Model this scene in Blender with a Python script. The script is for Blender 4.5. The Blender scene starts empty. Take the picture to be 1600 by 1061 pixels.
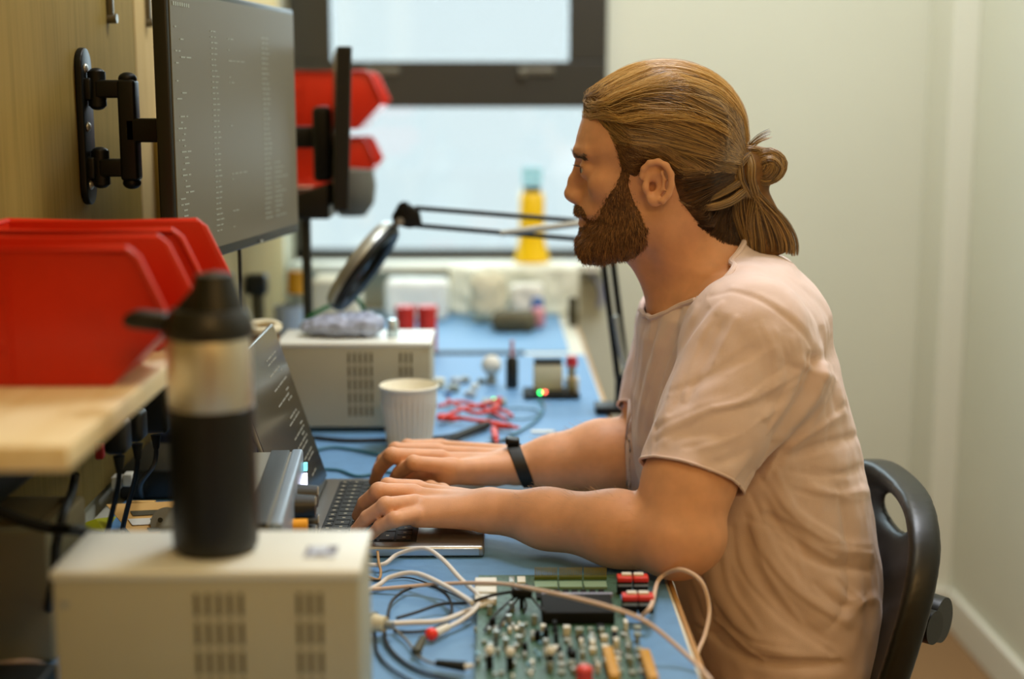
import bpy, bmesh, math, random
import numpy as np
from mathutils import Vector, Matrix, Euler, noise

SC = bpy.context.scene
COL = SC.collection
PI = math.pi

# ------------------------------------------------------------------ camera
CAM_Z = 1.25
PITCH = math.radians(9.58)
YAW = math.radians(0.70)
FPX = 50.0 / 36.0 * 1600.0
cam_d = bpy.data.cameras.new('camera')
cam_d.lens = 50.0
cam_d.sensor_width = 36.0
cam_d.clip_start = 0.05
cam_d.dof.use_dof = True
cam_d.dof.focus_distance = 1.60
cam_d.dof.aperture_fstop = 2.1
cam = bpy.data.objects.new('camera', cam_d)
cam.location = (0, 0, CAM_Z)
cam.rotation_euler = (PI / 2 - PITCH, 0, -YAW)
COL.objects.link(cam)
SC.camera = cam
CR = Euler((PI / 2 - PITCH, 0, -YAW)).to_matrix()
CO = Vector((0, 0, CAM_Z))


def ray(px, py):
    return CR @ Vector(((px - 800.0) / FPX, -(py - 530.5) / FPX, -1.0))


def at_y(px, py, Y):
    r = ray(px, py)
    return CO + r * (Y / r.y)


def at_z(px, py, z):
    r = ray(px, py)
    return CO + r * ((z - CAM_Z) / r.z)


def at_x(px, py, x):
    r = ray(px, py)
    return CO + r * (x / r.x)


# ------------------------------------------------------------------ colour helpers
def lin(h):
    h = h.lstrip('#')
    v = [int(h[i:i + 2], 16) / 255.0 for i in (0, 2, 4)]
    return [x / 12.92 if x <= 0.04045 else ((x + 0.055) / 1.055) ** 2.4 for x in v]


# ------------------------------------------------------------------ world, lights, exposure
w = bpy.data.worlds.new('overcast_sky')
SC.world = w
w.use_nodes = True
w.node_tree.nodes['Background'].inputs[0].default_value = (0.74, 0.92, 0.96, 1)
w.node_tree.nodes['Background'].inputs[1].default_value = 1.08
SC.view_settings.view_transform = 'Standard'
SC.view_settings.look = 'None'
SC.view_settings.gamma = 1.0
SC.view_settings.use_curve_mapping = False
SC.view_settings.exposure = 0.0


def area(name, loc, size, energy, color, target=None, sizey=None):
    d = bpy.data.lights.new(name, 'AREA')
    d.shape = 'RECTANGLE'
    d.size = size
    d.size_y = sizey or size
    d.energy = energy
    d.color = color
    o = bpy.data.objects.new(name, d)
    o.location = loc
    if target is not None:
        o.rotation_euler = (Vector(target) - Vector(loc)).to_track_quat('-Z', 'Y').to_euler()
    COL.objects.link(o)
    return o


# ceiling light panels of the room, and an added warm fill behind the camera
area('ceiling_and_fill_light', (0.45, 2.15, 2.55), 0.6, 26, (0.94, 0.985, 1.06), sizey=0.6)
area('ceiling_and_fill_light', (0.40, 3.0, 2.55), 0.6, 5, (1.0, 1.0, 0.95), sizey=0.4)
area('ceiling_and_fill_light', (0.15, 0.95, 2.55), 0.6, 6, (1.0, 0.84, 0.56), sizey=0.6)
area('ceiling_and_fill_light', (0.4, -0.8, 2.55), 0.6, 20, (1.0, 0.60, 0.22), sizey=0.6)  # added fill from behind the camera, warm to tint the shadows
# daylight entering through the window opening
area('window_daylight', (0.0, 3.66, 1.50), 0.85, 16, (0.72, 0.92, 1.0), target=(0.0, 1.5, 1.0), sizey=0.9)

SC.cycles.max_bounces = 8
SC.cycles.transparent_max_bounces = 12
SC.cycles.use_denoising = True
SC.cycles.sample_clamp_indirect = 6.0

# ------------------------------------------------------------------ materials
MATS = {}


def mat(name, color, rough=0.5, metal=0.0, noise_amt=0.0, noise_scale=20.0, bump=0.0, bump_scale=200.0,
        emit=None, emit_str=1.0, sss=0.0, spec=0.5, coat=0.0, color2=None, stretch=(1, 1, 1), sheen=0.0):
    if name in MATS:
        return MATS[name]
    m = bpy.data.materials.new(name)
    m.use_nodes = True
    nt = m.node_tree
    b = nt.nodes['Principled BSDF']
    c = lin(color) if isinstance(color, str) else list(color)
    b.inputs['Base Color'].default_value = (*c, 1)
    b.inputs['Roughness'].default_value = rough
    b.inputs['Metallic'].default_value = metal
    b.inputs['Specular IOR Level'].default_value = spec
    b.inputs['Coat Weight'].default_value = coat
    if sheen:
        b.inputs['Sheen Weight'].default_value = sheen
    if sss:
        b.inputs['Subsurface Weight'].default_value = sss
        b.inputs['Subsurface Radius'].default_value = (0.012, 0.005, 0.003)
        b.inputs['Subsurface Scale'].default_value = 1.0
    if emit:
        b.inputs['Emission Color'].default_value = (*lin(emit), 1)
        b.inputs['Emission Strength'].default_value = emit_str
    if noise_amt or color2 or bump:
        tc = nt.nodes.new('ShaderNodeTexCoord')
        mp = nt.nodes.new('ShaderNodeMapping')
        mp.inputs['Scale'].default_value = stretch
        nt.links.new(tc.outputs['Object'], mp.inputs['Vector'])
    if noise_amt or color2:
        n = nt.nodes.new('ShaderNodeTexNoise')
        n.inputs['Scale'].default_value = noise_scale
        n.inputs['Detail'].default_value = 4
        nt.links.new(mp.outputs['Vector'], n.inputs['Vector'])
        r = nt.nodes.new('ShaderNodeValToRGB')
        if color2:
            c2 = lin(color2) if isinstance(color2, str) else color2
            r.color_ramp.elements[0].color = (*c2, 1)
            r.color_ramp.elements[1].color = (*c, 1)
        else:
            r.color_ramp.elements[0].color = (*[x * (1 - noise_amt) for x in c], 1)
            r.color_ramp.elements[1].color = (*[min(1, x * (1 + noise_amt)) for x in c], 1)
        r.color_ramp.elements[0].position = 0.3
        r.color_ramp.elements[1].position = 0.7
        nt.links.new(n.outputs['Fac'], r.inputs['Fac'])
        nt.links.new(r.outputs['Color'], b.inputs['Base Color'])
    if bump:
        n2 = nt.nodes.new('ShaderNodeTexNoise')
        n2.inputs['Scale'].default_value = bump_scale
        n2.inputs['Detail'].default_value = 3
        nt.links.new(mp.outputs['Vector'], n2.inputs['Vector'])
        bp = nt.nodes.new('ShaderNodeBump')
        bp.inputs['Strength'].default_value = bump
        bp.inputs['Distance'].default_value = 0.002
        nt.links.new(n2.outputs['Fac'], bp.inputs['Height'])
        nt.links.new(bp.outputs['Normal'], b.inputs['Normal'])
    MATS[name] = m
    return m


def wood_mat(name, c1, c2, axis=(1, 12, 12), scale=6, rough=0.55, spec=0.4):
    m = bpy.data.materials.new(name)
    m.use_nodes = True
    nt = m.node_tree
    b = nt.nodes['Principled BSDF']
    b.inputs['Roughness'].default_value = rough
    b.inputs['Specular IOR Level'].default_value = spec
    tc = nt.nodes.new('ShaderNodeTexCoord')
    mp = nt.nodes.new('ShaderNodeMapping')
    mp.inputs['Scale'].default_value = axis
    n = nt.nodes.new('ShaderNodeTexNoise')
    n.inputs['Scale'].default_value = scale
    n.inputs['Detail'].default_value = 6
    n.inputs['Distortion'].default_value = 0.6
    r = nt.nodes.new('ShaderNodeValToRGB')
    r.color_ramp.elements[0].color = (*lin(c2), 1)
    r.color_ramp.elements[1].color = (*lin(c1), 1)
    r.color_ramp.elements[0].position = 0.3
    r.color_ramp.elements[1].position = 0.62
    nt.links.new(tc.outputs['Object'], mp.inputs['Vector'])
    nt.links.new(mp.outputs['Vector'], n.inputs['Vector'])
    nt.links.new(n.outputs['Fac'], r.inputs['Fac'])
    nt.links.new(r.outputs['Color'], b.inputs['Base Color'])
    return m


def glass_mat(name, tint=(1, 1, 1), gloss=0.08):
    m = bpy.data.materials.new(name)
    m.use_nodes = True
    nt = m.node_tree
    nt.nodes.remove(nt.nodes['Principled BSDF'])
    out = nt.nodes['Material Output']
    t = nt.nodes.new('ShaderNodeBsdfTransparent')
    t.inputs[0].default_value = (*tint, 1)
    g = nt.nodes.new('ShaderNodeBsdfGlossy')
    g.inputs['Roughness'].default_value = 0.05
    mx = nt.nodes.new('ShaderNodeMixShader')
    mx.inputs[0].default_value = gloss
    nt.links.new(t.outputs[0], mx.inputs[1])
    nt.links.new(g.outputs[0], mx.inputs[2])
    nt.links.new(mx.outputs[0], out.inputs['Surface'])
    return m


M = dict(
    plaster=mat('plaster', '#d8dac8', 0.9, noise_amt=0.02, noise_scale=3),
    backwall=mat('back_wall_ochre', '#a67c44', 0.9),  # unseen wall, ochre chosen to warm the bounced light
    column=mat('column_paint', '#dfe0d0', 0.85),
    floor=mat('floor_carpet', '#8a6a44', 0.95, noise_amt=0.12, noise_scale=300),
    ceiling=mat('ceiling_cream', '#cdb890', 0.9),  # unseen ceiling, tinted warm for the bounce as well
    skirting=mat('skirting_white', '#e2e2d4', 0.6),
    ply=wood_mat('birch_plywood', '#8c7438', '#806a30', axis=(20, 20, 1), scale=5, rough=0.85, spec=0.12),
    ply2=wood_mat('pale_plywood', '#c4ab78', '#b89f6a', axis=(20, 20, 1), scale=5, rough=0.85, spec=0.15),
    shelf=wood_mat('shelf_plywood', '#f6e6bc', '#ecd6a2', axis=(14, 1, 14), scale=5, rough=0.5),
    plyedge=wood_mat('plywood_edge', '#c79c60', '#a87a42', axis=(1, 1, 90), scale=3),
    frame=mat('window_frame_dark', '#2d2a20', 0.5),
    handle=mat('handle_grey', '#6f6a5c', 0.4, metal=0.5),
    glass=glass_mat('window_glass'),
    mat_blue=mat('mat_blue', '#6796c2', 0.55, noise_amt=0.05, noise_scale=60, bump=0.1),
    mat_blue2=mat('mat_blue_far', '#6f9fc8', 0.55, noise_amt=0.04, noise_scale=60),
    laminate=mat('laminate_cream', '#dcd9c6', 0.5),
    steel_leg=mat('bench_steel', '#8c8c86', 0.5, metal=0.3),
    black=mat('black_plastic', '#12140f', 0.42),
    blackm=mat('black_metal', '#0e100c', 0.45, spec=0.3),
    blackr=mat('black_rubber', '#15160f', 0.6),
    dark=mat('dark_grey_plastic', '#26261e', 0.5),
    screen=mat('monitor_screen', '#3c3a30', 0.32, emit='#5c4c2c', emit_str=0.36, spec=0.6),
    red=mat('red_plastic', '#c82606', 0.38, noise_amt=0.04, noise_scale=30, spec=0.4),
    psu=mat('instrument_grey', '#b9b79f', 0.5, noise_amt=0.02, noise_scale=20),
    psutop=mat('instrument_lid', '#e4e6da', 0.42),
    slot=mat('vent_slot_dark', '#55503a', 0.9),
    steel=mat('brushed_steel', '#d8d4c4', 0.36, metal=0.75, bump=0.05, stretch=(1, 1, 40)),
    alu=mat('laptop_aluminium', '#a8a7a2', 0.35, metal=0.85),
    aluedge=mat('laptop_edge', '#b4c6d2', 0.3, metal=0.8),
    key=mat('key_black', '#1b1b16', 0.5),
    keytext=mat('key_legend', '#b9b39a', 0.5),
    cup=mat('cup_paper', '#e8e2d0', 0.7),
    cupin=mat('cup_inside', '#f0eedc', 0.7),
    white=mat('white_plastic', '#e4e2d4', 0.45),
    whitec=mat('white_cable', '#e8e4dc', 0.5),
    creamc=mat('cream_cable', '#dcc0a8', 0.5),
    tanc=mat('tan_cable', '#b08a54', 0.5),
    blackc=mat('black_cable', '#17150f', 0.5),
    greenc=mat('green_cable', '#1f6a3a', 0.5),
    redc=mat('red_lead', '#d8301c', 0.45),
    pcb=mat('pcb_green', '#223f2c', 0.45, noise_amt=0.3, noise_scale=180, color2='#46705a'),
    pcbblue=mat('pcb_blue', '#5f93ae', 0.4, noise_amt=0.3, noise_scale=200),
    gold=mat('gold_pins', '#c8a23c', 0.3, metal=0.8),
    chip=mat('chip_black', '#10110d', 0.7, spec=0.2),
    silver=mat('silver_parts', '#a9aba2', 0.35, metal=0.6),
    comp=mat('component_grey', '#8c9588', 0.5),
    yellow=mat('yellow_plastic', '#f3c400', 0.35),
    orange=mat('orange_plastic', '#f2a510', 0.4),
    olive=mat('yellow_green_film', '#a8a818', 0.4),
    card=mat('orange_card', '#dcae62', 0.6),
    blue=mat('blue_plastic', '#3f6aa8', 0.4),
    pink=mat('pink_plastic', '#d08a90', 0.5),
    brown=mat('brown_box', '#5a5236', 0.7),
    cream=mat('cream_box', '#dad3b4', 0.7),
    bag=mat('translucent_bag', '#b4bcc4', 0.3),
    led_g=mat('led_green', '#20d060', 0.4, emit='#30ff70', emit_str=9),
    led_r=mat('led_red', '#ff5040', 0.4, emit='#ff6a50', emit_str=7),
    led_w=mat('led_white', '#ffffff', 0.4, emit='#dcd8ff', emit_str=3.0),
    txt=mat('screen_text', '#7c8074', 0.5, emit='#787c6c', emit_str=0.35),
)


# ------------------------------------------------------------------ mesh helpers
def box(bm, c, s, rot=None, bevel=0.0):
    r = bmesh.ops.create_cube(bm, size=1.0)
    vs = r['verts']
    mtx = Matrix.Translation(Vector(c)) @ (Euler(rot).to_matrix().to_4x4() if rot is not None else Matrix.Identity(4)) @ Matrix.Diagonal((*s, 1))
    bmesh.ops.transform(bm, matrix=mtx, verts=vs)
    if bevel > 0:
        es = list({e for v in vs for e in v.link_edges})
        bmesh.ops.bevel(bm, geom=es, offset=bevel, segments=3, affect='EDGES', profile=0.5)


def frame_from(d):
    d = Vector(d).normalized()
    up = Vector((0, 0, 1)) if abs(d.z) < 0.95 else Vector((1, 0, 0))
    a = d.cross(up).normalized()
    return a, a.cross(d).normalized()


def cyl(bm, p0, p1, r0, r1=None, seg=24, caps=True):
    p0, p1 = Vector(p0), Vector(p1)
    r1 = r0 if r1 is None else r1
    a, b = frame_from(p1 - p0)
    A = [bm.verts.new(p0 + (a * math.cos(t) + b * math.sin(t)) * r0) for t in [2 * PI * i / seg for i in range(seg)]]
    B = [bm.verts.new(p1 + (a * math.cos(t) + b * math.sin(t)) * r1) for t in [2 * PI * i / seg for i in range(seg)]]
    for i in range(seg):
        j = (i + 1) % seg
        bm.faces.new((A[i], B[i], B[j], A[j]))
    if caps:
        bm.faces.new(A)
        bm.faces.new(B[::-1])


def lathe(bm, prof, c=(0, 0, 0), seg=48, mtx=None, caps=True):
    """prof: list of (r, z)"""
    rings = []
    new = []
    for r, z in prof:
        ring = [bm.verts.new((c[0] + r * math.cos(2 * PI * i / seg), c[1] + r * math.sin(2 * PI * i / seg), c[2] + z)) for i in range(seg)]
        rings.append(ring)
        new += ring
    for A, B in zip(rings, rings[1:]):
        for i in range(seg):
            j = (i + 1) % seg
            bm.faces.new((A[i], A[j], B[j], B[i]))
    if caps:
        bm.faces.new(rings[0][::-1])
        bm.faces.new(rings[-1])
    if mtx is not None:
        bmesh.ops.transform(bm, matrix=mtx, verts=new)


def smooth_path(pts, n=8, closed=False):
    """Catmull-Rom"""
    P = [Vector(p) for p in pts]
    if len(P) < 3:
        return P
    out = []
    m = len(P)
    rng = range(m) if closed else range(m - 1)
    for i in rng:
        if closed:
            a, b, c, d = P[(i - 1) % m], P[i], P[(i + 1) % m], P[(i + 2) % m]
        else:
            a, b, c, d = P[max(i - 1, 0)], P[i], P[i + 1], P[min(i + 2, m - 1)]
        for k in range(n):
            t = k / n
            out.append(0.5 * ((2 * b) + (c - a) * t + (2 * a - 5 * b + 4 * c - d) * t * t + (-a + 3 * b - 3 * c + d) * t ** 3))
    if not closed:
        out.append(P[-1])
    return out


def tube(bm, pts, r, seg=10, n=8, closed=False, taper=None, smooth=True):
    P = smooth_path(pts, n, closed) if smooth else [Vector(p) for p in pts]
    m = len(P)
    rings = []
    prev = None
    for i, p in enumerate(P):
        if closed:
            d = P[(i + 1) % m] - P[(i - 1) % m]
        else:
            d = P[min(i + 1, m - 1)] - P[max(i - 1, 0)]
        if d.length < 1e-9:
            d = Vector((0, 0, 1))
        d.normalize()
        if prev is None:
            a, b = frame_from(d)
        else:
            a = (prev - d * prev.dot(d)).normalized()
            b = d.cross(a)
        prev = a
        rr = r if taper is None else r * (taper[0] + (taper[1] - taper[0]) * i / (m - 1))
        rings.append([bm.verts.new(p + (a * math.cos(2 * PI * k / seg) + b * math.sin(2 * PI * k / seg)) * rr) for k in range(seg)])
    pairs = list(zip(rings, rings[1:]))
    if closed:
        pairs.append((rings[-1], rings[0]))
    for A, B in pairs:
        for i in range(seg):
            j = (i + 1) % seg
            bm.faces.new((A[i], A[j], B[j], B[i]))
    if not closed:
        bm.faces.new(rings[0][::-1])
        bm.faces.new(rings[-1])


def prism(bm, poly, fn0, fn1, bevel=0.0):
    """poly of 2D points; fn0/fn1 map (a,b) to 3D at both ends"""
    A = [bm.verts.new(fn0(*p)) for p in poly]
    B = [bm.verts.new(fn1(*p)) for p in poly]
    n = len(poly)
    fs = [bm.faces.new(A[::-1]), bm.faces.new(B)]
    for i in range(n):
        j = (i + 1) % n
        fs.append(bm.faces.new((A[i], A[j], B[j], B[i])))
    bmesh.ops.recalc_face_normals(bm, faces=fs)
    if bevel > 0:
        es = list({e for f in fs for e in f.edges})
        bmesh.ops.bevel(bm, geom=es, offset=bevel, segments=3, affect='EDGES', profile=0.5)


def sphere(bm, c, r, s=(1, 1, 1), seg=24, rot=None):
    res = bmesh.ops.create_uvsphere(bm, u_segments=seg, v_segments=seg // 2, radius=r)
    mtx = Matrix.Translation(Vector(c)) @ (Euler(rot).to_matrix().to_4x4() if rot is not None else Matrix.Identity(4)) @ Matrix.Diagonal((*s, 1))
    bmesh.ops.transform(bm, matrix=mtx, verts=res['verts'])


def NB():
    return bmesh.new()


def obj(name, bm, material, parent=None, smooth=True, bevel=0.0, label=None, kind=None, world=True, angle=40):
    me = bpy.data.meshes.new(name)
    bmesh.ops.recalc_face_normals(bm, faces=bm.faces)
    bm.to_mesh(me)
    bm.free()
    o = bpy.data.objects.new(name, me)
    COL.objects.link(o)
    if material is not None:
        me.materials.append(M[material] if isinstance(material, str) else material)
    if smooth:
        me.shade_smooth()
        me.set_sharp_from_angle(angle=math.radians(angle))
    if bevel > 0:
        md = o.modifiers.new('bevel', 'BEVEL')
        md.width = bevel
        md.segments = 3
        md.limit_method = 'ANGLE'
    if parent is not None:
        o.parent = parent
        if world:
            L = top_matrix(parent)
            me.transform(L.inverted())
    if label:
        o['label'] = label
    if kind:
        o['kind'] = kind
    return o


def top_matrix(o):
    m = o.matrix_basis.copy()
    p = o.parent
    while p is not None:
        m = p.matrix_basis @ m
        p = p.parent
    return m


def thing(name, label, cat, loc=(0, 0, 0), rotz=0.0, group=None):
    o = bpy.data.objects.new(name, None)
    COL.objects.link(o)
    o.empty_display_size = 0.05
    o.location = loc
    o.rotation_euler = (0, 0, rotz)
    o['label'] = label
    o['category'] = cat
    if group:
        o['group'] = group
    return o


def tag(o, label, cat, group=None, kind=None):
    o['label'] = label
    o['category'] = cat
    if group:
        o['group'] = group
    if kind:
        o['kind'] = kind
    # origin to the middle of its base
    me = o.data
    n = len(me.vertices)
    a = np.empty(n * 3)
    me.vertices.foreach_get('co', a)
    a = a.reshape(-1, 3)
    c = Vector(((a[:, 0].min() + a[:, 0].max()) / 2, (a[:, 1].min() + a[:, 1].max()) / 2, a[:, 2].min()))
    me.transform(Matrix.Translation(-c))
    o.location = o.location + c
    return o


def struct(name, bm, material, parent=None, smooth=False, bevel=0.0):
    o = obj(name, bm, material, parent, smooth=smooth, bevel=bevel)
    if parent is None:
        o['kind'] = 'structure'
    return o


# ================================================================== THE ROOM
XL, XR, YF, YB, ZC = -0.50, 1.10, 3.45, -2.2, 2.6
WT = 0.12
bm = NB(); box(bm, ((XL + XR) / 2, (YF + YB) / 2, -0.05), (XR - XL + 2 * WT, YF - YB + 2 * WT, 0.1)); struct('floor', bm, 'floor')
bm = NB(); box(bm, ((XL + XR) / 2, (YF + YB) / 2, ZC + 0.05), (XR - XL + 2 * WT, YF - YB + 2 * WT, 0.1)); struct('ceiling', bm, 'ceiling')
bm = NB(); box(bm, (XL - WT / 2, (YF + YB) / 2, ZC / 2), (WT, YF - YB + 2 * WT, ZC)); struct('wall_left', bm, 'plaster')
bm = NB(); box(bm, (XR + WT / 2, (YF + YB) / 2, ZC / 2), (WT, YF - YB + 2 * WT, ZC)); struct('wall_right', bm, 'plaster')
bm = NB(); box(bm, ((XL + XR) / 2, YB - WT / 2, ZC / 2), (XR - XL, WT, ZC)); struct('wall_back', bm, 'backwall')
# window opening in the far wall
wx0, wx1 = XL + 0.015, at_y(948, 60, YF).x
wz0 = at_y(700, 404, YF).z
wz1 = 2.05
bm = NB()
box(bm, ((XL + wx1) / 2, YF + WT / 2, wz0 / 2), (wx1 - XL, WT, wz0))
box(bm, ((XL + wx1) / 2, YF + WT / 2, (wz1 + ZC) / 2), (wx1 - XL, WT, ZC - wz1))
box(bm, ((wx1 + XR) / 2, YF + WT / 2, ZC / 2), (XR - wx1, WT, ZC))
box(bm, ((XL + wx0) / 2, YF + WT / 2, (wz0 + wz1) / 2), (wx0 - XL, WT, wz1 - wz0))
struct('wall_far', bm, 'plaster')
# boxed column in the right corner
cx0 = at_y(1478, 300, 3.27).x
bm = NB(); box(bm, ((cx0 + XR) / 2, (3.27 + YF) / 2, ZC / 2), (XR - cx0, YF - 3.27, ZC), bevel=0.004); struct('trim_1', bm, 'column')
# skirting boards
bm = NB()
box(bm, (XR - 0.008, (3.27 + YB) / 2, 0.045), (0.016, 3.27 - YB, 0.09), bevel=0.004)
struct('baseboard_right', bm, 'skirting')
bm = NB()
box(bm, ((cx0 + XR) / 2, 3.27 - 0.008, 0.045), (XR - cx0, 0.016, 0.09), bevel=0.003)
box(bm, ((0.3 + cx0) / 2, YF - 0.008, 0.045), (cx0 - 0.3, 0.016, 0.09), bevel=0.003)
struct('baseboard_far', bm, 'skirting')

# window: frame, opening sash with thick dark rails, panes
zt0 = at_y(700, 168, YF).z       # transom bottom
zt1 = at_y(700, 96, YF).z        # transom top
xs0 = at_y(519, 60, YF).x
xs1 = at_y(888, 60, YF).x
yf = YF + 0.03
win = obj('window_1', (lambda b: (box(b, ((wx0 + wx1) / 2, yf, wz0 + 0.01), (wx1 - wx0, 0.07, 0.02)),
                                  box(b, ((wx0 + wx1) / 2, yf, wz1 - 0.02), (wx1 - wx0, 0.07, 0.04)),
                                  box(b, (wx0 + 0.012, yf, (wz0 + wz1) / 2), (0.024, 0.07, wz1 - wz0)),
                                  box(b, (wx1 - 0.012, yf, (wz0 + wz1) / 2), (0.024, 0.07, wz1 - wz0)),
                                  b)[-1])(NB()), 'frame', smooth=False)
win['kind'] = 'structure'
bm = NB()
box(bm, ((wx0 + wx1) / 2, yf - 0.012, (zt0 + zt1) / 2), (wx1 - wx0, 0.08, zt1 - zt0), bevel=0.004)
box(bm, ((wx0 + xs0) / 2, yf - 0.012, (zt1 + wz1) / 2), (xs0 - wx0, 0.08, wz1 - zt1), bevel=0.004)
box(bm, ((wx1 + xs1) / 2, yf - 0.012, (zt1 + wz1) / 2), (wx1 - xs1, 0.08, wz1 - zt1), bevel=0.004)
box(bm, ((xs0 + xs1) / 2, yf - 0.012, wz1 - 0.05), (xs1 - xs0, 0.08, 0.1), bevel=0.004)
obj('window_sash', bm, 'frame', win, smooth=False)
for px in (838, 596):
    bm = NB()
    p = at_y(px, 111, YF - 0.025)
    box(bm, p, (0.085, 0.012, 0.016), bevel=0.004)
    box(bm, p + Vector((-0.032, -0.008, -0.004)), (0.02, 0.014, 0.02), bevel=0.004)
    obj('window_handle', bm, 'handle', win)
bm = NB()
box(bm, ((wx0 + wx1) / 2, yf + 0.01, (wz0 + zt0) / 2), (wx1 - wx0, 0.006, zt0 - wz0))
box(bm, ((xs0 + xs1) / 2, yf + 0.01, (zt1 + wz1) / 2), (xs1 - xs0, 0.006, wz1 - zt1))
obj('window_pane', bm, 'glass', win, smooth=False)
# sill
bm = NB(); box(bm, ((wx0 + wx1) / 2, YF - 0.05, wz0 - 0.012), (wx1 - wx0, 0.11, 0.02), bevel=0.004); struct('trim_2', bm, 'skirting')

# ply panels on the left wall
SX = -0.488      # face of the ply lining
seam = at_x(215, 150, SX).y
bm = NB(); box(bm, ((XL + SX) / 2, (0.3 + seam) / 2, 1.45), (SX - XL, seam - 0.3 - 0.004, 1.36), bevel=0.001)
o = obj('wall_panel', bm, 'ply'); tag(o, 'tan plywood wall panel behind the wall bracket of the nearest monitor', 'wall panel')
bm = NB(); box(bm, ((XL + SX) / 2, (seam + 3.30) / 2, 1.45), (SX - XL, 3.30 - seam - 0.004, 1.36), bevel=0.001)
o = obj('wall_panel', bm, 'ply2'); tag(o, 'paler plywood wall panel behind the monitors, beyond the vertical seam', 'wall panel')
for i, (px, py0, py1) in enumerate(((168, 0, 24), (228, 0, 31))):
    p = at_x(px, py1, SX)
    bm = NB()
    box(bm, p + Vector((0.004, 0, 0.05)), (0.008, 0.008, 0.12), bevel=0.002)
    cyl(bm, p + Vector((0, 0, -0.004)), p + Vector((0.012, 0, -0.004)), 0.006, seg=12)
    o = obj('wall_hook', bm, 'handle')
    tag(o, ('small grey metal strip on the tan wall panel, left of the panel seam', 'small grey metal strip on the paler wall panel, right of the seam')[i], 'hook')

# ================================================================== WORKBENCH
BZ = 0.75
BX = 0.182
t = thing('workbench', 'long narrow workbench with pale laminate top and wooden edge under everything', 'workbench', (-0.16, 1.9, 0))
bm = NB(); box(bm, ((SX + BX) / 2, (0.55 + 3.42) / 2, BZ - 0.016), (BX - SX, 3.42 - 0.55, 0.028), bevel=0.002)
obj('tabletop', bm, 'laminate', t)
bm = NB(); box(bm, (BX + 0.0025, (0.55 + 3.42) / 2, BZ - 0.016), (0.005, 3.42 - 0.55, 0.029), bevel=0.001)
obj('edge_strip', bm, 'plyedge', t, label='light plywood edge strip')
for x in (SX + 0.06, BX - 0.10):
    for y in (0.65, 2.3, 3.34):
        bm = NB(); box(bm, (x, y, 0.36), (0.045, 0.045, 0.72), bevel=0.003)
        obj('leg', bm, 'steel_leg', t)
for y in (0.65, 2.3, 3.34):
    bm = NB(); box(bm, ((SX + BX) / 2 - 0.02, y, 0.7), (BX - SX - 0.16, 0.035, 0.04))
    obj('crossbar', bm, 'steel_leg', t)
BT = BZ - 0.002     # laminate top surface
ymid = at_z(740, 552, BZ).y
bm = NB(); box(bm, ((SX + 0.02 + 0.178) / 2, (0.6 + ymid - 0.02) / 2, BT + 0.0012), (0.178 - SX - 0.02, ymid - 0.02 - 0.6, 0.002))
o = obj('antistatic_mat', bm, 'mat_blue', smooth=False); tag(o, 'blue antistatic bench mat under the laptop and circuit board', 'bench mat')
bm = NB(); box(bm, ((SX + 0.02 + 0.150) / 2, (ymid + 0.02 + 3.38) / 2, BT + 0.001), (0.150 - SX - 0.02, 3.38 - ymid - 0.02, 0.002))
o = obj('antistatic_mat', bm, 'mat_blue2', smooth=False); tag(o, 'paler violet-blue bench mat at the far end by the window', 'bench mat')
bm = NB(); box(bm, ((SX + 0.02 + 0.06) / 2, ymid, BT + 0.003), (0.04 - SX, 0.022, 0.006), bevel=0.002)  # added dark strip for the gap between the mats
o = obj('mat_gap_strip', bm, 'blackr'); tag(o, 'dark strip standing in for the gap between the two blue mats', 'strip')
MZ = BZ            # working surface
# ================================================================== IMPLICIT SURFACES (organic shapes)
F32 = np.float32


def V(p):
    return np.array([p[0], p[1], p[2]], dtype=F32)


def smin(a, b, k):
    if k <= 0:
        return np.minimum(a, b)
    h = np.maximum(k - np.abs(a - b), 0) / k
    return np.minimum(a, b) - h * h * (k * 0.25)


def smax(a, b, k):
    return -smin(-a, -b, k)


class Field:
    def __init__(self):
        self.ops = []

    def _add(self, f, c, R, k, sub=False):
        self.ops.append((f, V(c), R, k, sub))
        return self

    def cone(self, a, b, ra, rb, k=0.01, sub=False, flat=None):
        """round cone a-b; flat=(axis vector, factor) squeezes it along an axis"""
        a, b = V(a), V(b)
        ab = b - a
        L2 = max(float(ab @ ab), 1e-12)

        def f(P):
            pa = P - a
            t = np.clip((pa @ ab) / L2, 0, 1)
            q = pa - t[..., None] * ab
            if flat is not None:
                ax = V(Vector(flat[0]).normalized())
                d = q @ ax
                q = q + ((flat[1] - 1.0) * d)[..., None] * ax
            return np.sqrt((q * q).sum(-1)) - (ra + (rb - ra) * t)
        return self._add(f, (a + b) / 2, math.sqrt(L2) / 2 + max(ra, rb), k, sub)

    def chain(self, pts, rs, k=0.004, sub=False):
        for i in range(len(pts) - 1):
            self.cone(pts[i], pts[i + 1], rs[i], rs[i + 1], k, sub)
        return self

    def ell(self, c, r, rot=None, k=0.01, sub=False):
        c = V(c)
        r = np.array(r, dtype=F32)
        R = np.array(Euler(rot).to_matrix(), dtype=F32) if rot is not None else None

        def f(P):
            p = P - c
            if R is not None:
                p = p @ R
            k0 = np.sqrt(((p / r) ** 2).sum(-1)) + 1e-9
            k1 = np.sqrt(((p / (r * r)) ** 2).sum(-1)) + 1e-9
            return k0 * (k0 - 1) / k1
        return self._add(f, c, float(max(r)), k, sub)

    def func(self, f, c, R, k=0.01, sub=False):
        return self._add(f, c, R, k, sub)

    def __call__(self, P, center=None, rad=None):
        acc = np.full(P.shape[:-1], 9.0, dtype=F32)
        for f, c, R, k, sub in self.ops:
            if center is not None and np.linalg.norm(c - center) > R + rad + k + 0.012:
                continue
            d = f(P)
            acc = smax(acc, -d, k) if sub else smin(acc, d, k)
        return acc


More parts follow.
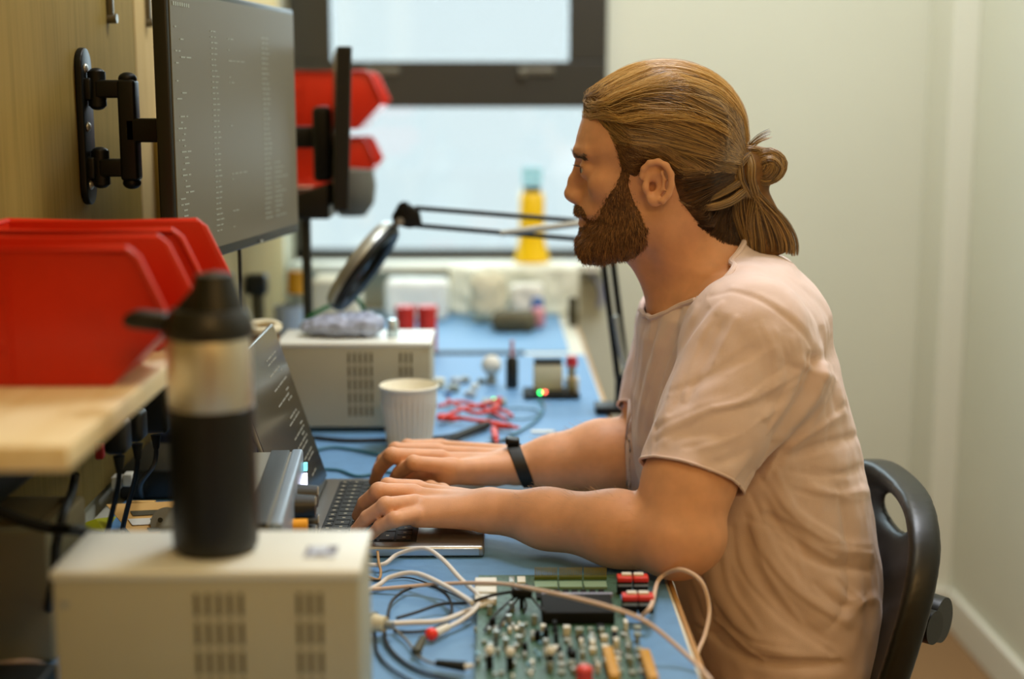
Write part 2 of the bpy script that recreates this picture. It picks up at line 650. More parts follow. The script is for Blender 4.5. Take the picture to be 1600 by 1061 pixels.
def polyline_dist(px, pz, pts):
    d = np.full(px.shape, 1e9, dtype=F32)
    tt = np.zeros(px.shape, dtype=F32)
    n = len(pts) - 1
    for i in range(n):
        ax, az = pts[i]; bx, bz = pts[i + 1]
        ex, ez = bx - ax, bz - az
        t = np.clip(((px - ax) * ex + (pz - az) * ez) / max(ex * ex + ez * ez, 1e-12), 0, 1)
        dd = np.hypot(px - ax - t * ex, pz - az - t * ez)
        m = dd < d
        d = np.where(m, dd, d)
        tt = np.where(m, (i + t) / n, tt)
    return d, tt


def poly_sdf(px, pz, pts):
    n = len(pts)
    d, _ = polyline_dist(px, pz, list(pts) + [pts[0]])
    inside = np.zeros(px.shape, dtype=bool)
    for i in range(n):
        ax, az = pts[i]; bx, bz = pts[(i + 1) % n]
        cond = (az > pz) != (bz > pz)
        if az != bz:
            xi = (bx - ax) * (pz - az) / (bz - az) + ax
            inside ^= cond & (px < xi)
    return np.where(inside, -d, d)


def mesh_field(fn, lo, hi, h, margin=1.8, B=12):
    """naive surface nets over a block-sparse grid; returns verts, quads"""
    lo = np.array(lo, dtype=F32)
    n = np.ceil((np.array(hi) - lo) / h).astype(int) + 1
    nb = np.ceil(n / B).astype(int)
    n = nb * B
    G = np.empty(tuple(n), dtype=F32)
    off = (np.arange(B) * h).astype(F32)
    L = np.stack(np.meshgrid(off, off, off, indexing='ij'), -1)
    bi = np.stack(np.meshgrid(*[np.arange(x) for x in nb], indexing='ij'), -1).reshape(-1, 3)
    cen = (lo + (bi * B + (B - 1) / 2) * h).astype(F32)
    fc = fn(cen)
    rad = (B / 2) * h * 1.74
    for (i, j, k), c, d in zip(bi, cen, fc):
        sl = (slice(i * B, i * B + B), slice(j * B, j * B + B), slice(k * B, k * B + B))
        if abs(d) > rad * margin + 0.006:
            G[sl] = d
        else:
            o = lo + np.array([i, j, k]) * B * h
            G[sl] = fn((L + o).astype(F32), c, rad)
    S = (G < 0)
    cnt = np.zeros(tuple(n - 1), dtype=np.int8)
    for dx in (0, 1):
        for dy in (0, 1):
            for dz in (0, 1):
                cnt += S[dx:n[0] - 1 + dx, dy:n[1] - 1 + dy, dz:n[2] - 1 + dz]
    idx = np.argwhere((cnt > 0) & (cnt < 8))
    vid = np.full(tuple(n - 1), -1, dtype=np.int32)
    vid[idx[:, 0], idx[:, 1], idx[:, 2]] = np.arange(len(idx))
    acc = np.zeros((len(idx), 3)); cc = np.zeros(len(idx))
    corners = [(a, b, c) for a in (0, 1) for b in (0, 1) for c in (0, 1)]
    for a in corners:
        for ax in range(3):
            if a[ax] == 0:
                b = list(a); b[ax] = 1
                ga = G[idx[:, 0] + a[0], idx[:, 1] + a[1], idx[:, 2] + a[2]]
                gb = G[idx[:, 0] + b[0], idx[:, 1] + b[1], idx[:, 2] + b[2]]
                m = (ga < 0) != (gb < 0)
                t = np.where(m, ga / np.where(m, ga - gb, 1), 0)
                p = np.array(a, dtype=float)[None, :].repeat(len(idx), 0)
                p[:, ax] += t
                acc[m] += p[m]; cc[m] += 1
    verts = lo + (idx + acc / cc[:, None]) * h
    quads = []
    for ax in range(3):
        o1, o2 = [(1, 2), (2, 0), (0, 1)][ax]
        sl0 = [slice(0, n[i] - 1) for i in range(3)]
        a = S[tuple(sl0)]
        sl1 = list(sl0); sl1[ax] = slice(1, n[ax])
        b = S[tuple(sl1)]
        e = np.argwhere(a != b)
        e = e[(e[:, o1] > 0) & (e[:, o2] > 0)]
        s = a[e[:, 0], e[:, 1], e[:, 2]]
        def vv(d1, d2):
            q = e.copy(); q[:, o1] -= d1; q[:, o2] -= d2
            return vid[q[:, 0], q[:, 1], q[:, 2]]
        q = np.stack([vv(0, 0), vv(1, 0), vv(1, 1), vv(0, 1)], -1)
        q[~s] = q[~s][:, ::-1]
        quads.append(q)
    quads = np.concatenate(quads)
    quads = quads[(quads >= 0).all(1)]
    return verts.astype(F32), quads


def smooth_verts(v, q, it=2, lam=0.5):
    n = len(v)
    e = np.concatenate([q[:, [0, 1]], q[:, [1, 2]], q[:, [2, 3]], q[:, [3, 0]]])
    e = np.concatenate([e, e[:, ::-1]])
    deg = np.bincount(e[:, 0], minlength=n).astype(F32)
    for _ in range(it):
        s = np.stack([np.bincount(e[:, 0], weights=v[e[:, 1], k], minlength=n) for k in range(3)], -1)
        v = v + lam * (s / np.maximum(deg, 1)[:, None] - v)
    return v


def vert_normals(v, q):
    nrm = np.cross(v[q[:, 2]] - v[q[:, 0]], v[q[:, 3]] - v[q[:, 1]])
    out = np.zeros_like(v)
    for k in range(4):
        for c in range(3):
            out[:, c] += np.bincount(q[:, k], weights=nrm[:, c], minlength=len(v))
    return out / (np.linalg.norm(out, axis=1)[:, None] + 1e-12)


def raw_mesh(name, v, faces, material, parent=None, smooth=True, label=None, kind=None, world=True):
    """v (n,3), faces (m,k)"""
    used = np.unique(faces)
    remap = np.full(len(v), -1, dtype=np.int64)
    remap[used] = np.arange(len(used))
    v = np.asarray(v)[used]
    faces = remap[faces]
    me = bpy.data.meshes.new(name)
    me.vertices.add(len(v))
    me.vertices.foreach_set('co', np.ascontiguousarray(v, dtype=np.float32).ravel())
    m, k = faces.shape
    me.loops.add(m * k)
    me.loops.foreach_set('vertex_index', faces.astype(np.int32).ravel())
    me.polygons.add(m)
    me.polygons.foreach_set('loop_start', (np.arange(m) * k).astype(np.int32))
    me.polygons.foreach_set('loop_total', np.full(m, k, dtype=np.int32))
    me.update(calc_edges=True)
    me.validate()
    me.materials.append(M[material] if isinstance(material, str) else material)
    if smooth:
        me.shade_smooth()
    o = bpy.data.objects.new(name, me)
    COL.objects.link(o)
    if parent is not None:
        o.parent = parent
        if world:
            me.transform(top_matrix(parent).inverted())
    if label: o['label'] = label
    if kind: o['kind'] = kind
    return o


def strand_mesh(lines, rad, seg=3):
    """lines (N,K,3), rad scalar or (K,) or (N,K) -> verts, quads"""
    N, K, _ = lines.shape
    d = np.gradient(lines, axis=1)
    d /= np.linalg.norm(d, axis=2, keepdims=True) + 1e-12
    up = np.array([0.3, 0.9, 0.31]); up /= np.linalg.norm(up)
    a = np.cross(d, up); a /= np.linalg.norm(a, axis=2, keepdims=True) + 1e-9
    b = np.cross(d, a)
    R = np.broadcast_to(np.asarray(rad, dtype=float), (N, K)) if np.ndim(rad) < 2 else rad
    vs = []
    for s in range(seg):
        th = 2 * PI * s / seg
        vs.append(lines + (a * math.cos(th) + b * math.sin(th)) * R[..., None])
    v = np.stack(vs, 2).reshape(-1, 3)
    base = (np.arange(N)[:, None] * K + np.arange(K - 1)[None, :]).reshape(-1)
    q = []
    for s in range(seg):
        s2 = (s + 1) % seg
        q.append(np.stack([base * seg + s, base * seg + s2, (base + 1) * seg + s2, (base + 1) * seg + s], -1))
    return v, np.concatenate(q)


def hair_mat(name, c_dark, c_light, rough=0.35, spec=0.6):
    m = bpy.data.materials.new(name)
    m.use_nodes = True
    nt = m.node_tree
    b = nt.nodes['Principled BSDF']
    b.inputs['Roughness'].default_value = rough
    b.inputs['Specular IOR Level'].default_value = spec
    b.inputs['Sheen Weight'].default_value = 0.15
    g = nt.nodes.new('ShaderNodeNewGeometry')
    r = nt.nodes.new('ShaderNodeValToRGB')
    r.color_ramp.elements[0].color = (*lin(c_dark), 1)
    r.color_ramp.elements[1].color = (*lin(c_light), 1)
    nt.links.new(g.outputs['Random Per Island'], r.inputs['Fac'])
    nt.links.new(r.outputs['Color'], b.inputs['Base Color'])
    return m


def vnoise_simple(P, f, o=0.0):
    return np.array([noise.noise((p[0] * f[0] + o, p[1] * f[1], p[2] * f[2])) for p in P])


def grad(f, P, e=0.0015):
    g = np.stack([f(P + np.array(d, dtype=F32) * e) - f(P - np.array(d, dtype=F32) * e) for d in ((1, 0, 0), (0, 1, 0), (0, 0, 1))], -1)
    return g / (np.linalg.norm(g, axis=-1, keepdims=True) + 1e-9)


BODY_H = 0.002
# ================================================================== SHELVES AND BINS
SHT, SHB = 1.023, 1.005
SXE = -0.284


def shelf(y0, y1, zt, zb, xe, label):
    t = thing('shelf', label, 'shelf', (SX, (y0 + y1) / 2, zb))
    bm = NB(); box(bm, ((SX + xe) / 2, (y0 + y1) / 2, (zt + zb) / 2), (xe - SX, y1 - y0, zt - zb), bevel=0.002)
    obj('shelf_board', bm, 'shelf', t)
    for y in (y0 + 0.012, y1 - 0.012):
        bm = NB()
        prism(bm, [(SX, zb), (xe - 0.1, zb), (SX, zb - 0.05)], lambda a, b: (a, y - 0.009, b), lambda a, b: (a, y + 0.009, b))
        obj('bracket', bm, 'ply', t)
    return t


yn = at_z(94, 738, SHB).y
shelf(yn, 1.50, SHT, SHB, SXE, 'pale plywood shelf in the foreground left, carrying the nearest red bins')


def bin_part(t, P0, y0, y1, z0, s=1.0, L=0.205):
    """open fronted pick bin; P0 = x of the back, nose towards +x"""
    x0 = P0
    xs = x0 + L
    H = 0.106 * s
    # side profile (x, z)
    prof = [(x0 + 0.006, z0), (xs - 0.045 * s, z0), (xs - 0.006 * s, z0 + 0.040 * s), (xs, z0 + 0.052 * s), (xs - 0.024 * s, z0 + H), (x0, z0 + H)]
    th = 0.0028
    bm = NB()
    for ya in (y0, y1 - th):
        prism(bm, prof, lambda a, b: (a, ya, b), lambda a, b: (a, ya + th, b), bevel=0.0009)
    box(bm, ((x0 + xs - 0.045 * s) / 2, (y0 + y1) / 2, z0 + th / 2), (xs - 0.045 * s - x0 - 0.006, y1 - y0 - 2 * th, th))
    box(bm, (x0 + th / 2 + 0.002, (y0 + y1) / 2, z0 + H / 2), (th, y1 - y0 - 2 * th, H - 0.004))
    # nose front
    a, b = Vector((xs - 0.045 * s, 0, z0)), Vector((xs - 0.004 * s, 0, z0 + 0.042 * s))
    d = (b - a)
    box(bm, ((a.x + b.x) / 2 - 0.001, (y0 + y1) / 2, (a.z + b.z) / 2 + 0.001), (d.length, y1 - y0 - 2 * th, th), rot=(0, -math.atan2(d.z, d.x), 0))
    obj('bin_body', bm, 'red', t)
    bm = NB()
    for ya in (y0 - 0.0025, y1 - 0.0005):
        yy = ya + 0.0015
        pts = [(x0 + 0.002, yy, z0 + H), (xs - 0.028 * s, yy, z0 + H), (xs - 0.021 * s, yy, z0 + H - 0.006 * s), (xs + 0.001, yy, z0 + 0.052 * s)]
        tube(bm, pts, 0.0030 * s, seg=8, n=1)
    cyl(bm, (x0 + 0.002, y0, z0 + H), (x0 + 0.002, y1, z0 + H), 0.003 * s, seg=8)
    obj('rim', bm, 'red', t)
    for ya in (y0 - 0.0008, y1 + 0.0008):
        bm = NB()
        box(bm, (x0 + 0.085 * s, ya, z0 + 0.05 * s), (0.0025, 0.0016, 0.094 * s))
        for zz in (0.028, 0.068):
            box(bm, (x0 + 0.04 * s, ya, z0 + zz * s), (0.09 * s, 0.0012, 0.002))
        obj('moulded_ribs', bm, 'red', t)


YB1 = [(1.120, 1.221), (1.280, 1.384)]
for i, (y0, y1) in enumerate(YB1):
    t = thing('storage_bin', ('red plastic open-front bin on the near shelf, the one closest to the shelf end', 'red plastic open-front bin on the near shelf, farther one beside the monitor')[i], 'bin', (-0.36, (y0 + y1) / 2, SHT), group='red bins on the near shelf')
    bin_part(t, -0.474, y0, y1, SHT + 0.0005, s=1.04, L=0.214)

# far shelf with two more bins
fy0, fy1 = 2.62, 3.25
fz = at_y(490, 283, 2.85).z
shelf(fy0, fy1, fz, fz - 0.018, -0.315, 'plywood shelf farther down the wall behind the nearest monitor')
bxs = at_y(592, 240, 2.75).x
t = thing('storage_bin', 'small red bin standing on the far shelf behind the second monitor', 'bin', (-0.37, 2.75, fz), group='red bins on the far shelf')
bin_part(t, bxs - 0.2, 2.66, 2.84, fz + 0.0005, s=0.82, L=0.2)
uz = at_y(540, 200, 2.75).z
t = thing('storage_bin', 'upper red bin hung on the wall rail above the far shelf', 'bin', (-0.37, 2.75, uz), group='red bins on the far shelf')
bxs = at_y(603, 165, 2.75).x
bin_part(t, bxs - 0.225, 2.64, 2.84, uz, s=0.98, L=0.225)
bm = NB()
box(bm, (SX + 0.006, 2.74, uz + 0.07), (0.012, 0.5, 0.05), bevel=0.002)
box(bm, ((SX + bxs - 0.225) / 2 + 0.004, 2.74, uz + 0.085), (bxs - 0.225 - SX, 0.12, 0.012))
box(bm, (bxs - 0.222, 2.74, uz + 0.08), (0.006, 0.12, 0.03))
o = obj('wall_rail', bm, 'blackm'); tag(o, 'black wall rail holding the upper red bin', 'rail')

# block of tan wood / box low on wall behind near monitor
p = at_x(240, 308, SX)
bm = NB(); box(bm, (SX + 0.03, p.y + 0.05, 1.12), (0.06, 0.09, 0.17), bevel=0.002)
o = obj('wooden_block', bm, 'ply'); tag(o, 'tan wooden block fixed to the wall behind the nearest monitor', 'block')

# ================================================================== NEAR MONITOR + WALL BRACKET
mn = at_y(278, 430, 1.60)     # near lower corner of the screen
mf = at_y(468, 368, 2.07)
zlo, zhi = 1.060, 1.375
dirm = Vector((mf.x - mn.x, mf.y - mn.y, 0)); Wm = dirm.length; dirm.normalize()
nrm = Vector((dirm.y, -dirm.x, 0))      # faces +x
zc_m = (zlo + zhi) / 2
cm = (Vector((mn.x, mn.y, 0)) + Vector((mf.x, mf.y, 0))) / 2
ang = math.atan2(dirm.y, dirm.x)
t = thing('monitor', 'large black monitor on the wall bracket showing rows of dim code', 'monitor', (cm.x, cm.y, zlo), ang)
# local frame: x along width (towards far), y = left of it i.e. -nrm side (back), z up
H = zhi - zlo
bm = NB(); box(bm, (0, 0.010, H / 2), (Wm, 0.018, H), bevel=0.003)
obj('bezel', bm, 'black', t, world=False)
bm = NB()
prism(bm, [(-Wm / 2 + 0.012, 0.018), (Wm / 2 - 0.012, 0.018), (Wm / 2 - 0.07, 0.046), (-Wm / 2 + 0.07, 0.046)],
      lambda a, b: (a, b, 0.02), lambda a, b: (a, b, H - 0.02), bevel=0.008)
obj('back_cover', bm, 'black', t, world=False)
bm = NB(); box(bm, (0, 0.0004, H / 2 + 0.003), (Wm - 0.012, 0.0016, H - 0.020))
scr = obj('screen', bm, 'screen', t, world=False, smooth=False, label='dim grey matte screen')
random.seed(4)
bm = NB()
yy = -0.0007
def word_line(bm, x, z, n, h=0.0016, wmin=0.004, wmax=0.016, xmax=0.2):
    for _ in range(n):
        wd = random.uniform(wmin, wmax)
        if x + wd > xmax:
            break
        box(bm, (x + wd / 2, yy, z), (wd, 0.0006, h))
        x += wd + random.uniform(0.002, 0.004)
x = -Wm / 2 + 0.014
for k in range(8):
    box(bm, (x + 0.002 + k * 0.0065, yy, H - 0.020), (0.0042, 0.0006, 0.0042))
z = H - 0.045
k = 0
while z > 0.03:
    word_line(bm, -Wm / 2 + 0.016 + random.choice((0, 0.008, 0.016)), z, random.choice((0, 1, 2)), xmax=-Wm / 2 + 0.10)
    word_line(bm, -Wm / 2 + 0.130, z, 2, h=0.0013, wmin=0.006, wmax=0.012, xmax=-Wm / 2 + 0.17)
    if random.random() < 0.35:
        word_line(bm, -Wm / 2 + 0.19, z, random.choice((1, 2, 4)), h=0.0012, xmax=Wm / 2 - 0.15)
    word_line(bm, Wm / 2 - 0.155, z, 2, h=0.0015, wmin=0.008, wmax=0.016, xmax=Wm / 2 - 0.115)
    if z < H * 0.35:
        word_line(bm, Wm / 2 - 0.11, z, random.choice((2, 4)), xmax=Wm / 2 - 0.02)
    z -= 0.0066
obj('screen_text', bm, 'txt', scr, smooth=False, world=False, kind='stuff')
bm = NB(); box(bm, (0.06, -0.001, 0.004), (0.012, 0.001, 0.003)); obj('power_light', bm, 'silver', t, world=False)

bk = at_x(128, 200, SX)                      # wall plate centre
plate_y = bk.y
zc = at_x(130, 198, SX).z
t = thing('monitor_wall_bracket', 'black jointed wall bracket arm behind the nearest monitor', 'bracket', (SX, plate_y, zc))
bm = NB()
hp = 0.092
pts = [(0.022 * math.cos(a), (hp - 0.022) + 0.022 * math.sin(a)) for a in [PI * i / 10 for i in range(11)]] + \
      [(-0.022 * math.cos(a), -(hp - 0.022) - 0.022 * math.sin(a)) for a in [PI * i / 10 for i in range(11)]]
prism(bm, pts, lambda a, b: (SX + 0.0005, plate_y + a, zc + b), lambda a, b: (SX + 0.009, plate_y + a, zc + b), bevel=0.002)
obj('wall_plate', bm, 'blackm', t)
for dz in (0.068, 0.0, -0.068):
    bm = NB(); sphere(bm, (SX + 0.009, plate_y - 0.006, zc + dz), 0.006, s=(0.6, 1, 1), seg=12); obj('screw', bm, 'silver', t, label='silver screw head')
x1 = SX + 0.012
x2 = at_y(200, 200, plate_y).x
for dz in (0.044, -0.048):
    bm = NB()
    box(bm, (SX + 0.012, plate_y, zc + dz), (0.010, 0.030, 0.026), bevel=0.003)
    cyl(bm, (x1 + 0.008, plate_y, zc + dz - 0.020), (x1 + 0.008, plate_y, zc + dz + 0.020), 0.0105, seg=20)
    sphere(bm, (x1 + 0.008, plate_y, zc + dz + 0.019), 0.0095, s=(1, 1, 0.6), seg=16)
    sphere(bm, (x1 + 0.008, plate_y, zc + dz - 0.019), 0.0095, s=(1, 1, 0.6), seg=16)
    obj('pivot_joint', bm, 'blackm', t)
    bm = NB()
    box(bm, ((x1 + 0.008 + x2) / 2, plate_y, zc + dz), (x2 - x1 - 0.008, 0.022, 0.021), bevel=0.003)
    obj('link_arm', bm, 'blackm', t)
bm = NB()
box(bm, (x2 + 0.002, plate_y, zc - 0.004), (0.021, 0.026, 0.118), bevel=0.004)
sphere(bm, (x2 + 0.002, plate_y, zc + 0.056), 0.011, s=(1, 1, 0.7), seg=16)
sphere(bm, (x2 + 0.002, plate_y, zc - 0.066), 0.011, s=(1, 1, 0.7), seg=16)
obj('upright', bm, 'blackm', t)
bm = NB()
bx = Vector((cm.x, cm.y, 0)) - nrm * 0.048
box(bm, ((x2 + bx.x) / 2 + 0.002, plate_y, zc - 0.004), (bx.x - x2 + 0.006, 0.026, 0.028), bevel=0.003)
obj('extension_arm', bm, 'blackm', t)
bm = NB()
box(bm, (bx.x, (plate_y + bx.y) / 2, zc - 0.004), (0.006, 0.12, 0.10), rot=(0, 0, ang - PI / 2), bevel=0.001)
obj('mounting_plate', bm, 'blackm', t)
# hanging lead under the monitor and lead on the wall
bm = NB(); p = at_y(374, 398, 1.84); tube(bm, [(p.x, p.y, 1.075), (p.x, p.y, 1.02), (p.x - 0.01, p.y + 0.03, 0.93), (p.x - 0.01, p.y + 0.05, 0.85), (p.x + 0.01, p.y + 0.09, 0.755)], 0.0025)
o = obj('monitor_cable', bm, 'blackc'); tag(o, 'thin black cable hanging below the nearest monitor', 'cable')

# ================================================================== SECOND MONITOR (edge on)
yA, yB = 2.22, 2.54
a0 = at_y(533, 330, yA); a1 = at_y(546, 72, yA)
t = thing('monitor', 'second monitor seen edge-on as a thin dark slab between the red bins', 'monitor', (a0.x, yA, a0.z))
bm = NB()
x0 = a0.x
dx = 0.010
Q = [(x0 - 0.012, yA, a0.z), (x0 + 0.012, yA, a0.z), (x0 - 0.030, yB, a0.z), (x0 - 0.052, yB, a0.z)]
zt = a1.z
vs = [bm.verts.new(q) for q in Q] + [bm.verts.new((q[0] + (0.010 if i < 2 else 0.01), q[1], zt if i < 2 else zt)) for i, q in enumerate(Q)]
for f in ((0, 1, 2, 3), (4, 5, 6, 7), (0, 1, 5, 4), (1, 2, 6, 5), (2, 3, 7, 6), (3, 0, 4, 7)):
    bm.faces.new([vs[i] for i in f])
obj('monitor_case', bm, 'black', t, bevel=0.003)
bm = NB()
box(bm, (x0 - 0.045, (yA + yB) / 2, a0.z + 0.10), (0.03, 0.14, 0.12), rot=(0, 0, 0.1), bevel=0.008)
box(bm, ((SX + x0 - 0.045) / 2, (yA + yB) / 2, a0.z + 0.11), (x0 - 0.045 - SX, 0.04, 0.035), bevel=0.004)
obj('wall_arm', bm, 'blackm', t)
# black tray/shelf bracket slanting below it
p0, p1 = at_y(468, 300, 2.35), at_y(520, 335, 2.35)
bm = NB()
prism(bm, [(p0.x - 0.02, p1.z - 0.004), (p1.x, p1.z - 0.004), (p1.x, p1.z + 0.052), (p0.x - 0.02, p1.z + 0.03)], lambda a, b: (a, 2.30, b), lambda a, b: (a, 2.45, b), bevel=0.003)
box(bm, ((SX + p0.x - 0.02) / 2, 2.375, p1.z + 0.012), (p0.x - 0.02 - SX + 0.002, 0.05, 0.03))
o = obj('wall_tray', bm, 'black'); tag(o, 'black wedge-shaped tray on the wall below the second monitor', 'tray')
# grey round task light head beyond the edge-on monitor
t = thing('task_lamp', 'grey round drum lamp hanging behind the lower edge of the edge-on monitor', 'lamp head', at_y(552, 330, 2.597))
c = at_y(550, 300, 2.597)
bm = NB(); lathe(bm, [(0.0, -0.045), (0.024, -0.043), (0.04, -0.02), (0.044, 0.012), (0.040, 0.040), (0.0, 0.044)], c, seg=32, caps=False)
obj('drum', bm, mat('drum_grey', '#5b584c', 0.6), t)
bm = NB(); tube(bm, [c + Vector((-0.03, 0, 0)), c + Vector((-0.09, 0, 0.0)), (SX + 0.005, c.y, c.z)], 0.008); obj('support_arm', bm, 'blackm', t)

# vertical dark pole hanging below the second monitor
p0, p1 = at_y(472, 330, 2.35), at_y(484, 470, 2.35)
bm = NB(); cyl(bm, (p0.x + 0.006, 2.35, BZ), (p0.x + 0.006, 2.35, p1.z + 0.14), 0.008, seg=14)
cyl(bm, (p0.x + 0.006, 2.35, BZ), (p0.x + 0.006, 2.35, BZ + 0.012), 0.035, seg=24)
o = obj('support_pole', bm, 'dark'); tag(o, 'dark vertical pole standing on the bench below the second monitor', 'pole')

# ================================================================== BENCH POWER SUPPLIES
def vents(bm, xs, zs, y, w, h):
    for x in xs:
        for z in zs:
            box(bm, (x, y, z), (w, 0.0016, h))


def supply(label, W, D, H, loc, rotz, faceright=False):
    """side with vents faces -y (camera); front panel faces +x"""
    t = thing('bench_power_supply', label, 'power supply', loc, rotz)
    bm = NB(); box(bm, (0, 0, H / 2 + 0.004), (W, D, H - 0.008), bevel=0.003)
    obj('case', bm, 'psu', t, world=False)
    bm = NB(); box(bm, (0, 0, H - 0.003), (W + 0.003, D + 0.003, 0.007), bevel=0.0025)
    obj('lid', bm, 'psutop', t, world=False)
    y = -D / 2 - 0.0004
    # two banks of vertical slots
    nz = 5
    zz = [H * (0.835 - 0.148 * i) for i in range(nz)]
    bm = NB(); vents(bm, [W * (-0.03 + 0.036 * i) for i in range(5)], zz, y, 0.0028, H * 0.112)
    obj('vent_slots', bm, 'slot', t, world=False, smooth=False)
    bm = NB(); vents(bm, [W * (0.305 + 0.034 * i) for i in range(3)], zz, y, 0.0028, H * 0.112)
    obj('vent_slots', bm, 'slot', t, world=False, smooth=False)
    for sx in (-1, 1):
        for sy in (-1, 1):
            bm = NB(); cyl(bm, (sx * W * 0.42, sy * D * 0.36, 0), (sx * W * 0.42, sy * D * 0.36, 0.006), 0.008, seg=12)
            obj('foot', bm, 'blackr', t, world=False)
    bm = NB()
    cyl(bm, (-W * 0.46, y - 0.0006, H * 0.84), (-W * 0.46, y + 0.001, H * 0.84), 0.0028, seg=10)
    obj('screw', bm, 'silver', t, world=False)
    return t


# nearest one, in the foreground
NPH = 0.155
nl = at_z(80, 893, MZ + NPH); nr = at_z(560, 893, MZ + NPH)
Wn = (nr - nl).length
rot_n = math.atan2(nr.y - nl.y, nr.x - nl.x)
Dn = 0.100
cn = (nl + nr) / 2 + Vector((0, Dn / 2, 0))
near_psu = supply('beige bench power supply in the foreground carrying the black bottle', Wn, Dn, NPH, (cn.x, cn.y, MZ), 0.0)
bm = NB(); NPT = MZ + NPH + 0.0012; p = at_z(502, 862, NPT)
box(bm, (p.x, p.y, NPT), (0.024, 0.026, 0.0010)); obj('label_sticker', bm, mat('sticker_paleblue', '#c4cede', 0.5), near_psu, smooth=False, label='pale blue sticker')
bm = NB()
box(bm, (p.x - 0.010, p.y, NPT + 0.0006), (0.003, 0.02, 0.0008)); box(bm, (p.x + 0.0085, p.y + 0.004, NPT + 0.0006), (0.007, 0.014, 0.0008)); box(bm, (p.x, p.y - 0.008, NPT + 0.0006), (0.010, 0.004, 0.0008))
obj('sticker_print', bm, mat('sticker_ink', '#6a6474', 0.5), near_psu, smooth=False)

# far one behind the cup
fl = at_z(432, 536, 0.888); fr = at_z(672, 538, 0.888)
Wf = (fr - fl).length
cf = (fl + fr) / 2 + Vector((0, 0.068, 0))
far_psu = supply('beige bench power supply behind the paper cup', Wf, 0.128, 0.138, (cf.x, cf.y, MZ), 0.0)

# third one, turned so its front panel faces the laptop
tw = thing('bench_power_supply', 'grey instrument between bottle and laptop, lit display and black knobs facing right', 'power supply', (-0.251, 1.362, MZ), math.radians(3.7))
Hh = 0.125
bm = NB(); box(bm, (-0.007, 0, Hh / 2 + 0.003), (0.100, 0.27, Hh - 0.006), bevel=0.003)
obj('case', bm, mat('instrument_case_grey', '#75705e', 0.5), tw, world=False)
bm = NB(); box(bm, (0.028, 0, Hh - 0.001), (0.020, 0.27, 0.005), bevel=0.001)
obj('top_band', bm, 'dark', tw, world=False, label='dark band along the top edge')
bm = NB(); box(bm, (0.046, 0, Hh / 2 + 0.002), (0.012, 0.276, Hh), bevel=0.003)
obj('bezel', bm, mat('bezel_bluegrey', '#8b9aa8', 0.4, metal=0.3), tw, world=False, label='blue-grey front bezel')
bm = NB()
for yy_, zz_ in ((0.118, 0.094), (0.090, 0.094)):
    box(bm, (0.0545, yy_, zz_), (0.004, 0.022, 0.016))
obj('display', bm, 'led_w', tw, world=False, smooth=False, label='glowing white display digits')
bm = NB()
for yy_, zz_ in ((0.125, 0.110), (0.085, 0.076)):
    box(bm, (0.055, yy_, zz_), (0.004, 0.008, 0.008))
obj('indicator', bm, mat('indicator_bluegreen', '#70c8c0', 0.4, emit='#70c8d8', emit_str=1.5), tw, world=False, smooth=False)
for yy_, zz_ in ((0.05, 0.098), (0.012, 0.098), (0.05, 0.068), (0.012, 0.068)):
    bm = NB(); cyl(bm, (0.052, yy_, zz_), (0.072, yy_, zz_), 0.013, 0.011, seg=20)
    k_ = obj('knob', bm, 'black', tw, world=False)
    bm = NB(); box(bm, (0.0725, yy_, zz_ + 0.006), (0.001, 0.002, 0.008)); obj('knob_mark', bm, 'white', k_, world=False)
bm = NB(); cyl(bm, (0.052, -0.020, 0.088), (0.066, -0.020, 0.088), 0.007, seg=14); obj('terminal', bm, 'orange', tw, world=False, label='orange terminal')

# ================================================================== BOTTLE
bc = at_z(338, 858, MZ + NPH)
t = thing('drink_bottle', 'black insulated bottle with steel shoulder and spouted lid on the nearest power supply', 'bottle', (bc.x, bc.y, MZ + NPH + 0.0012))
r = 0.0345; BS = Matrix.Scale(0.955, 4)
bm = NB(); lathe(bm, [(0.0, 0), (r - 0.003, 0), (r - 0.0006, 0.004), (r, 0.012), (r, 0.118), (r - 0.0006, 0.1185)], seg=64)
bmesh.ops.transform(bm, matrix=BS, verts=bm.verts); obj('body', bm, mat('bottle_black', '#0d0e0a', 0.42), t, world=False)
bm = NB(); lathe(bm, [(r - 0.002, 0.116), (r - 0.001, 0.1185), (r - 0.001, 0.158), (r - 0.0018, 0.174), (r - 0.004, 0.178)], seg=64)
bmesh.ops.transform(bm, matrix=BS, verts=bm.verts); obj('steel_shoulder', bm, 'steel', t, world=False, label='bare steel shoulder')
bm = NB(); lathe(bm, [(r - 0.002, 0.174), (r + 0.001, 0.176), (r + 0.0015, 0.182), (r - 0.001, 0.190), (0.029, 0.197), (0.0, 0.200)], seg=64, caps=False)
bmesh.ops.transform(bm, matrix=BS, verts=bm.verts); lid_b = obj('lid', bm, 'black', t, world=False)
bm = NB(); lathe(bm, [(0.024, 0.0), (0.021, 0.012), (0.0165, 0.026), (0.015, 0.032), (0.0, 0.035)], c=(0.006, 0, 0.192), seg=40, caps=False)
bmesh.ops.transform(bm, matrix=BS, verts=bm.verts); obj('spout_cap', bm, 'black', lid_b, world=False)
bm = NB()
prism(bm, [(-0.004, 0.193), (-0.030, 0.193), (-0.006, 0.218), (0.004, 0.220)], lambda a, b: (a, -0.010, b), lambda a, b: (a, 0.010, b), bevel=0.003)
bmesh.ops.transform(bm, matrix=BS, verts=bm.verts); obj('cap_hinge', bm, 'black', lid_b, world=False)
bm = NB()
prism(bm, [(-0.030, 0.178), (-0.062, 0.182), (-0.067, 0.186), (-0.064, 0.193), (-0.056, 0.196), (-0.030, 0.193)], lambda a, b: (a, -0.009, b), lambda a, b: (a, 0.009, b), bevel=0.003)
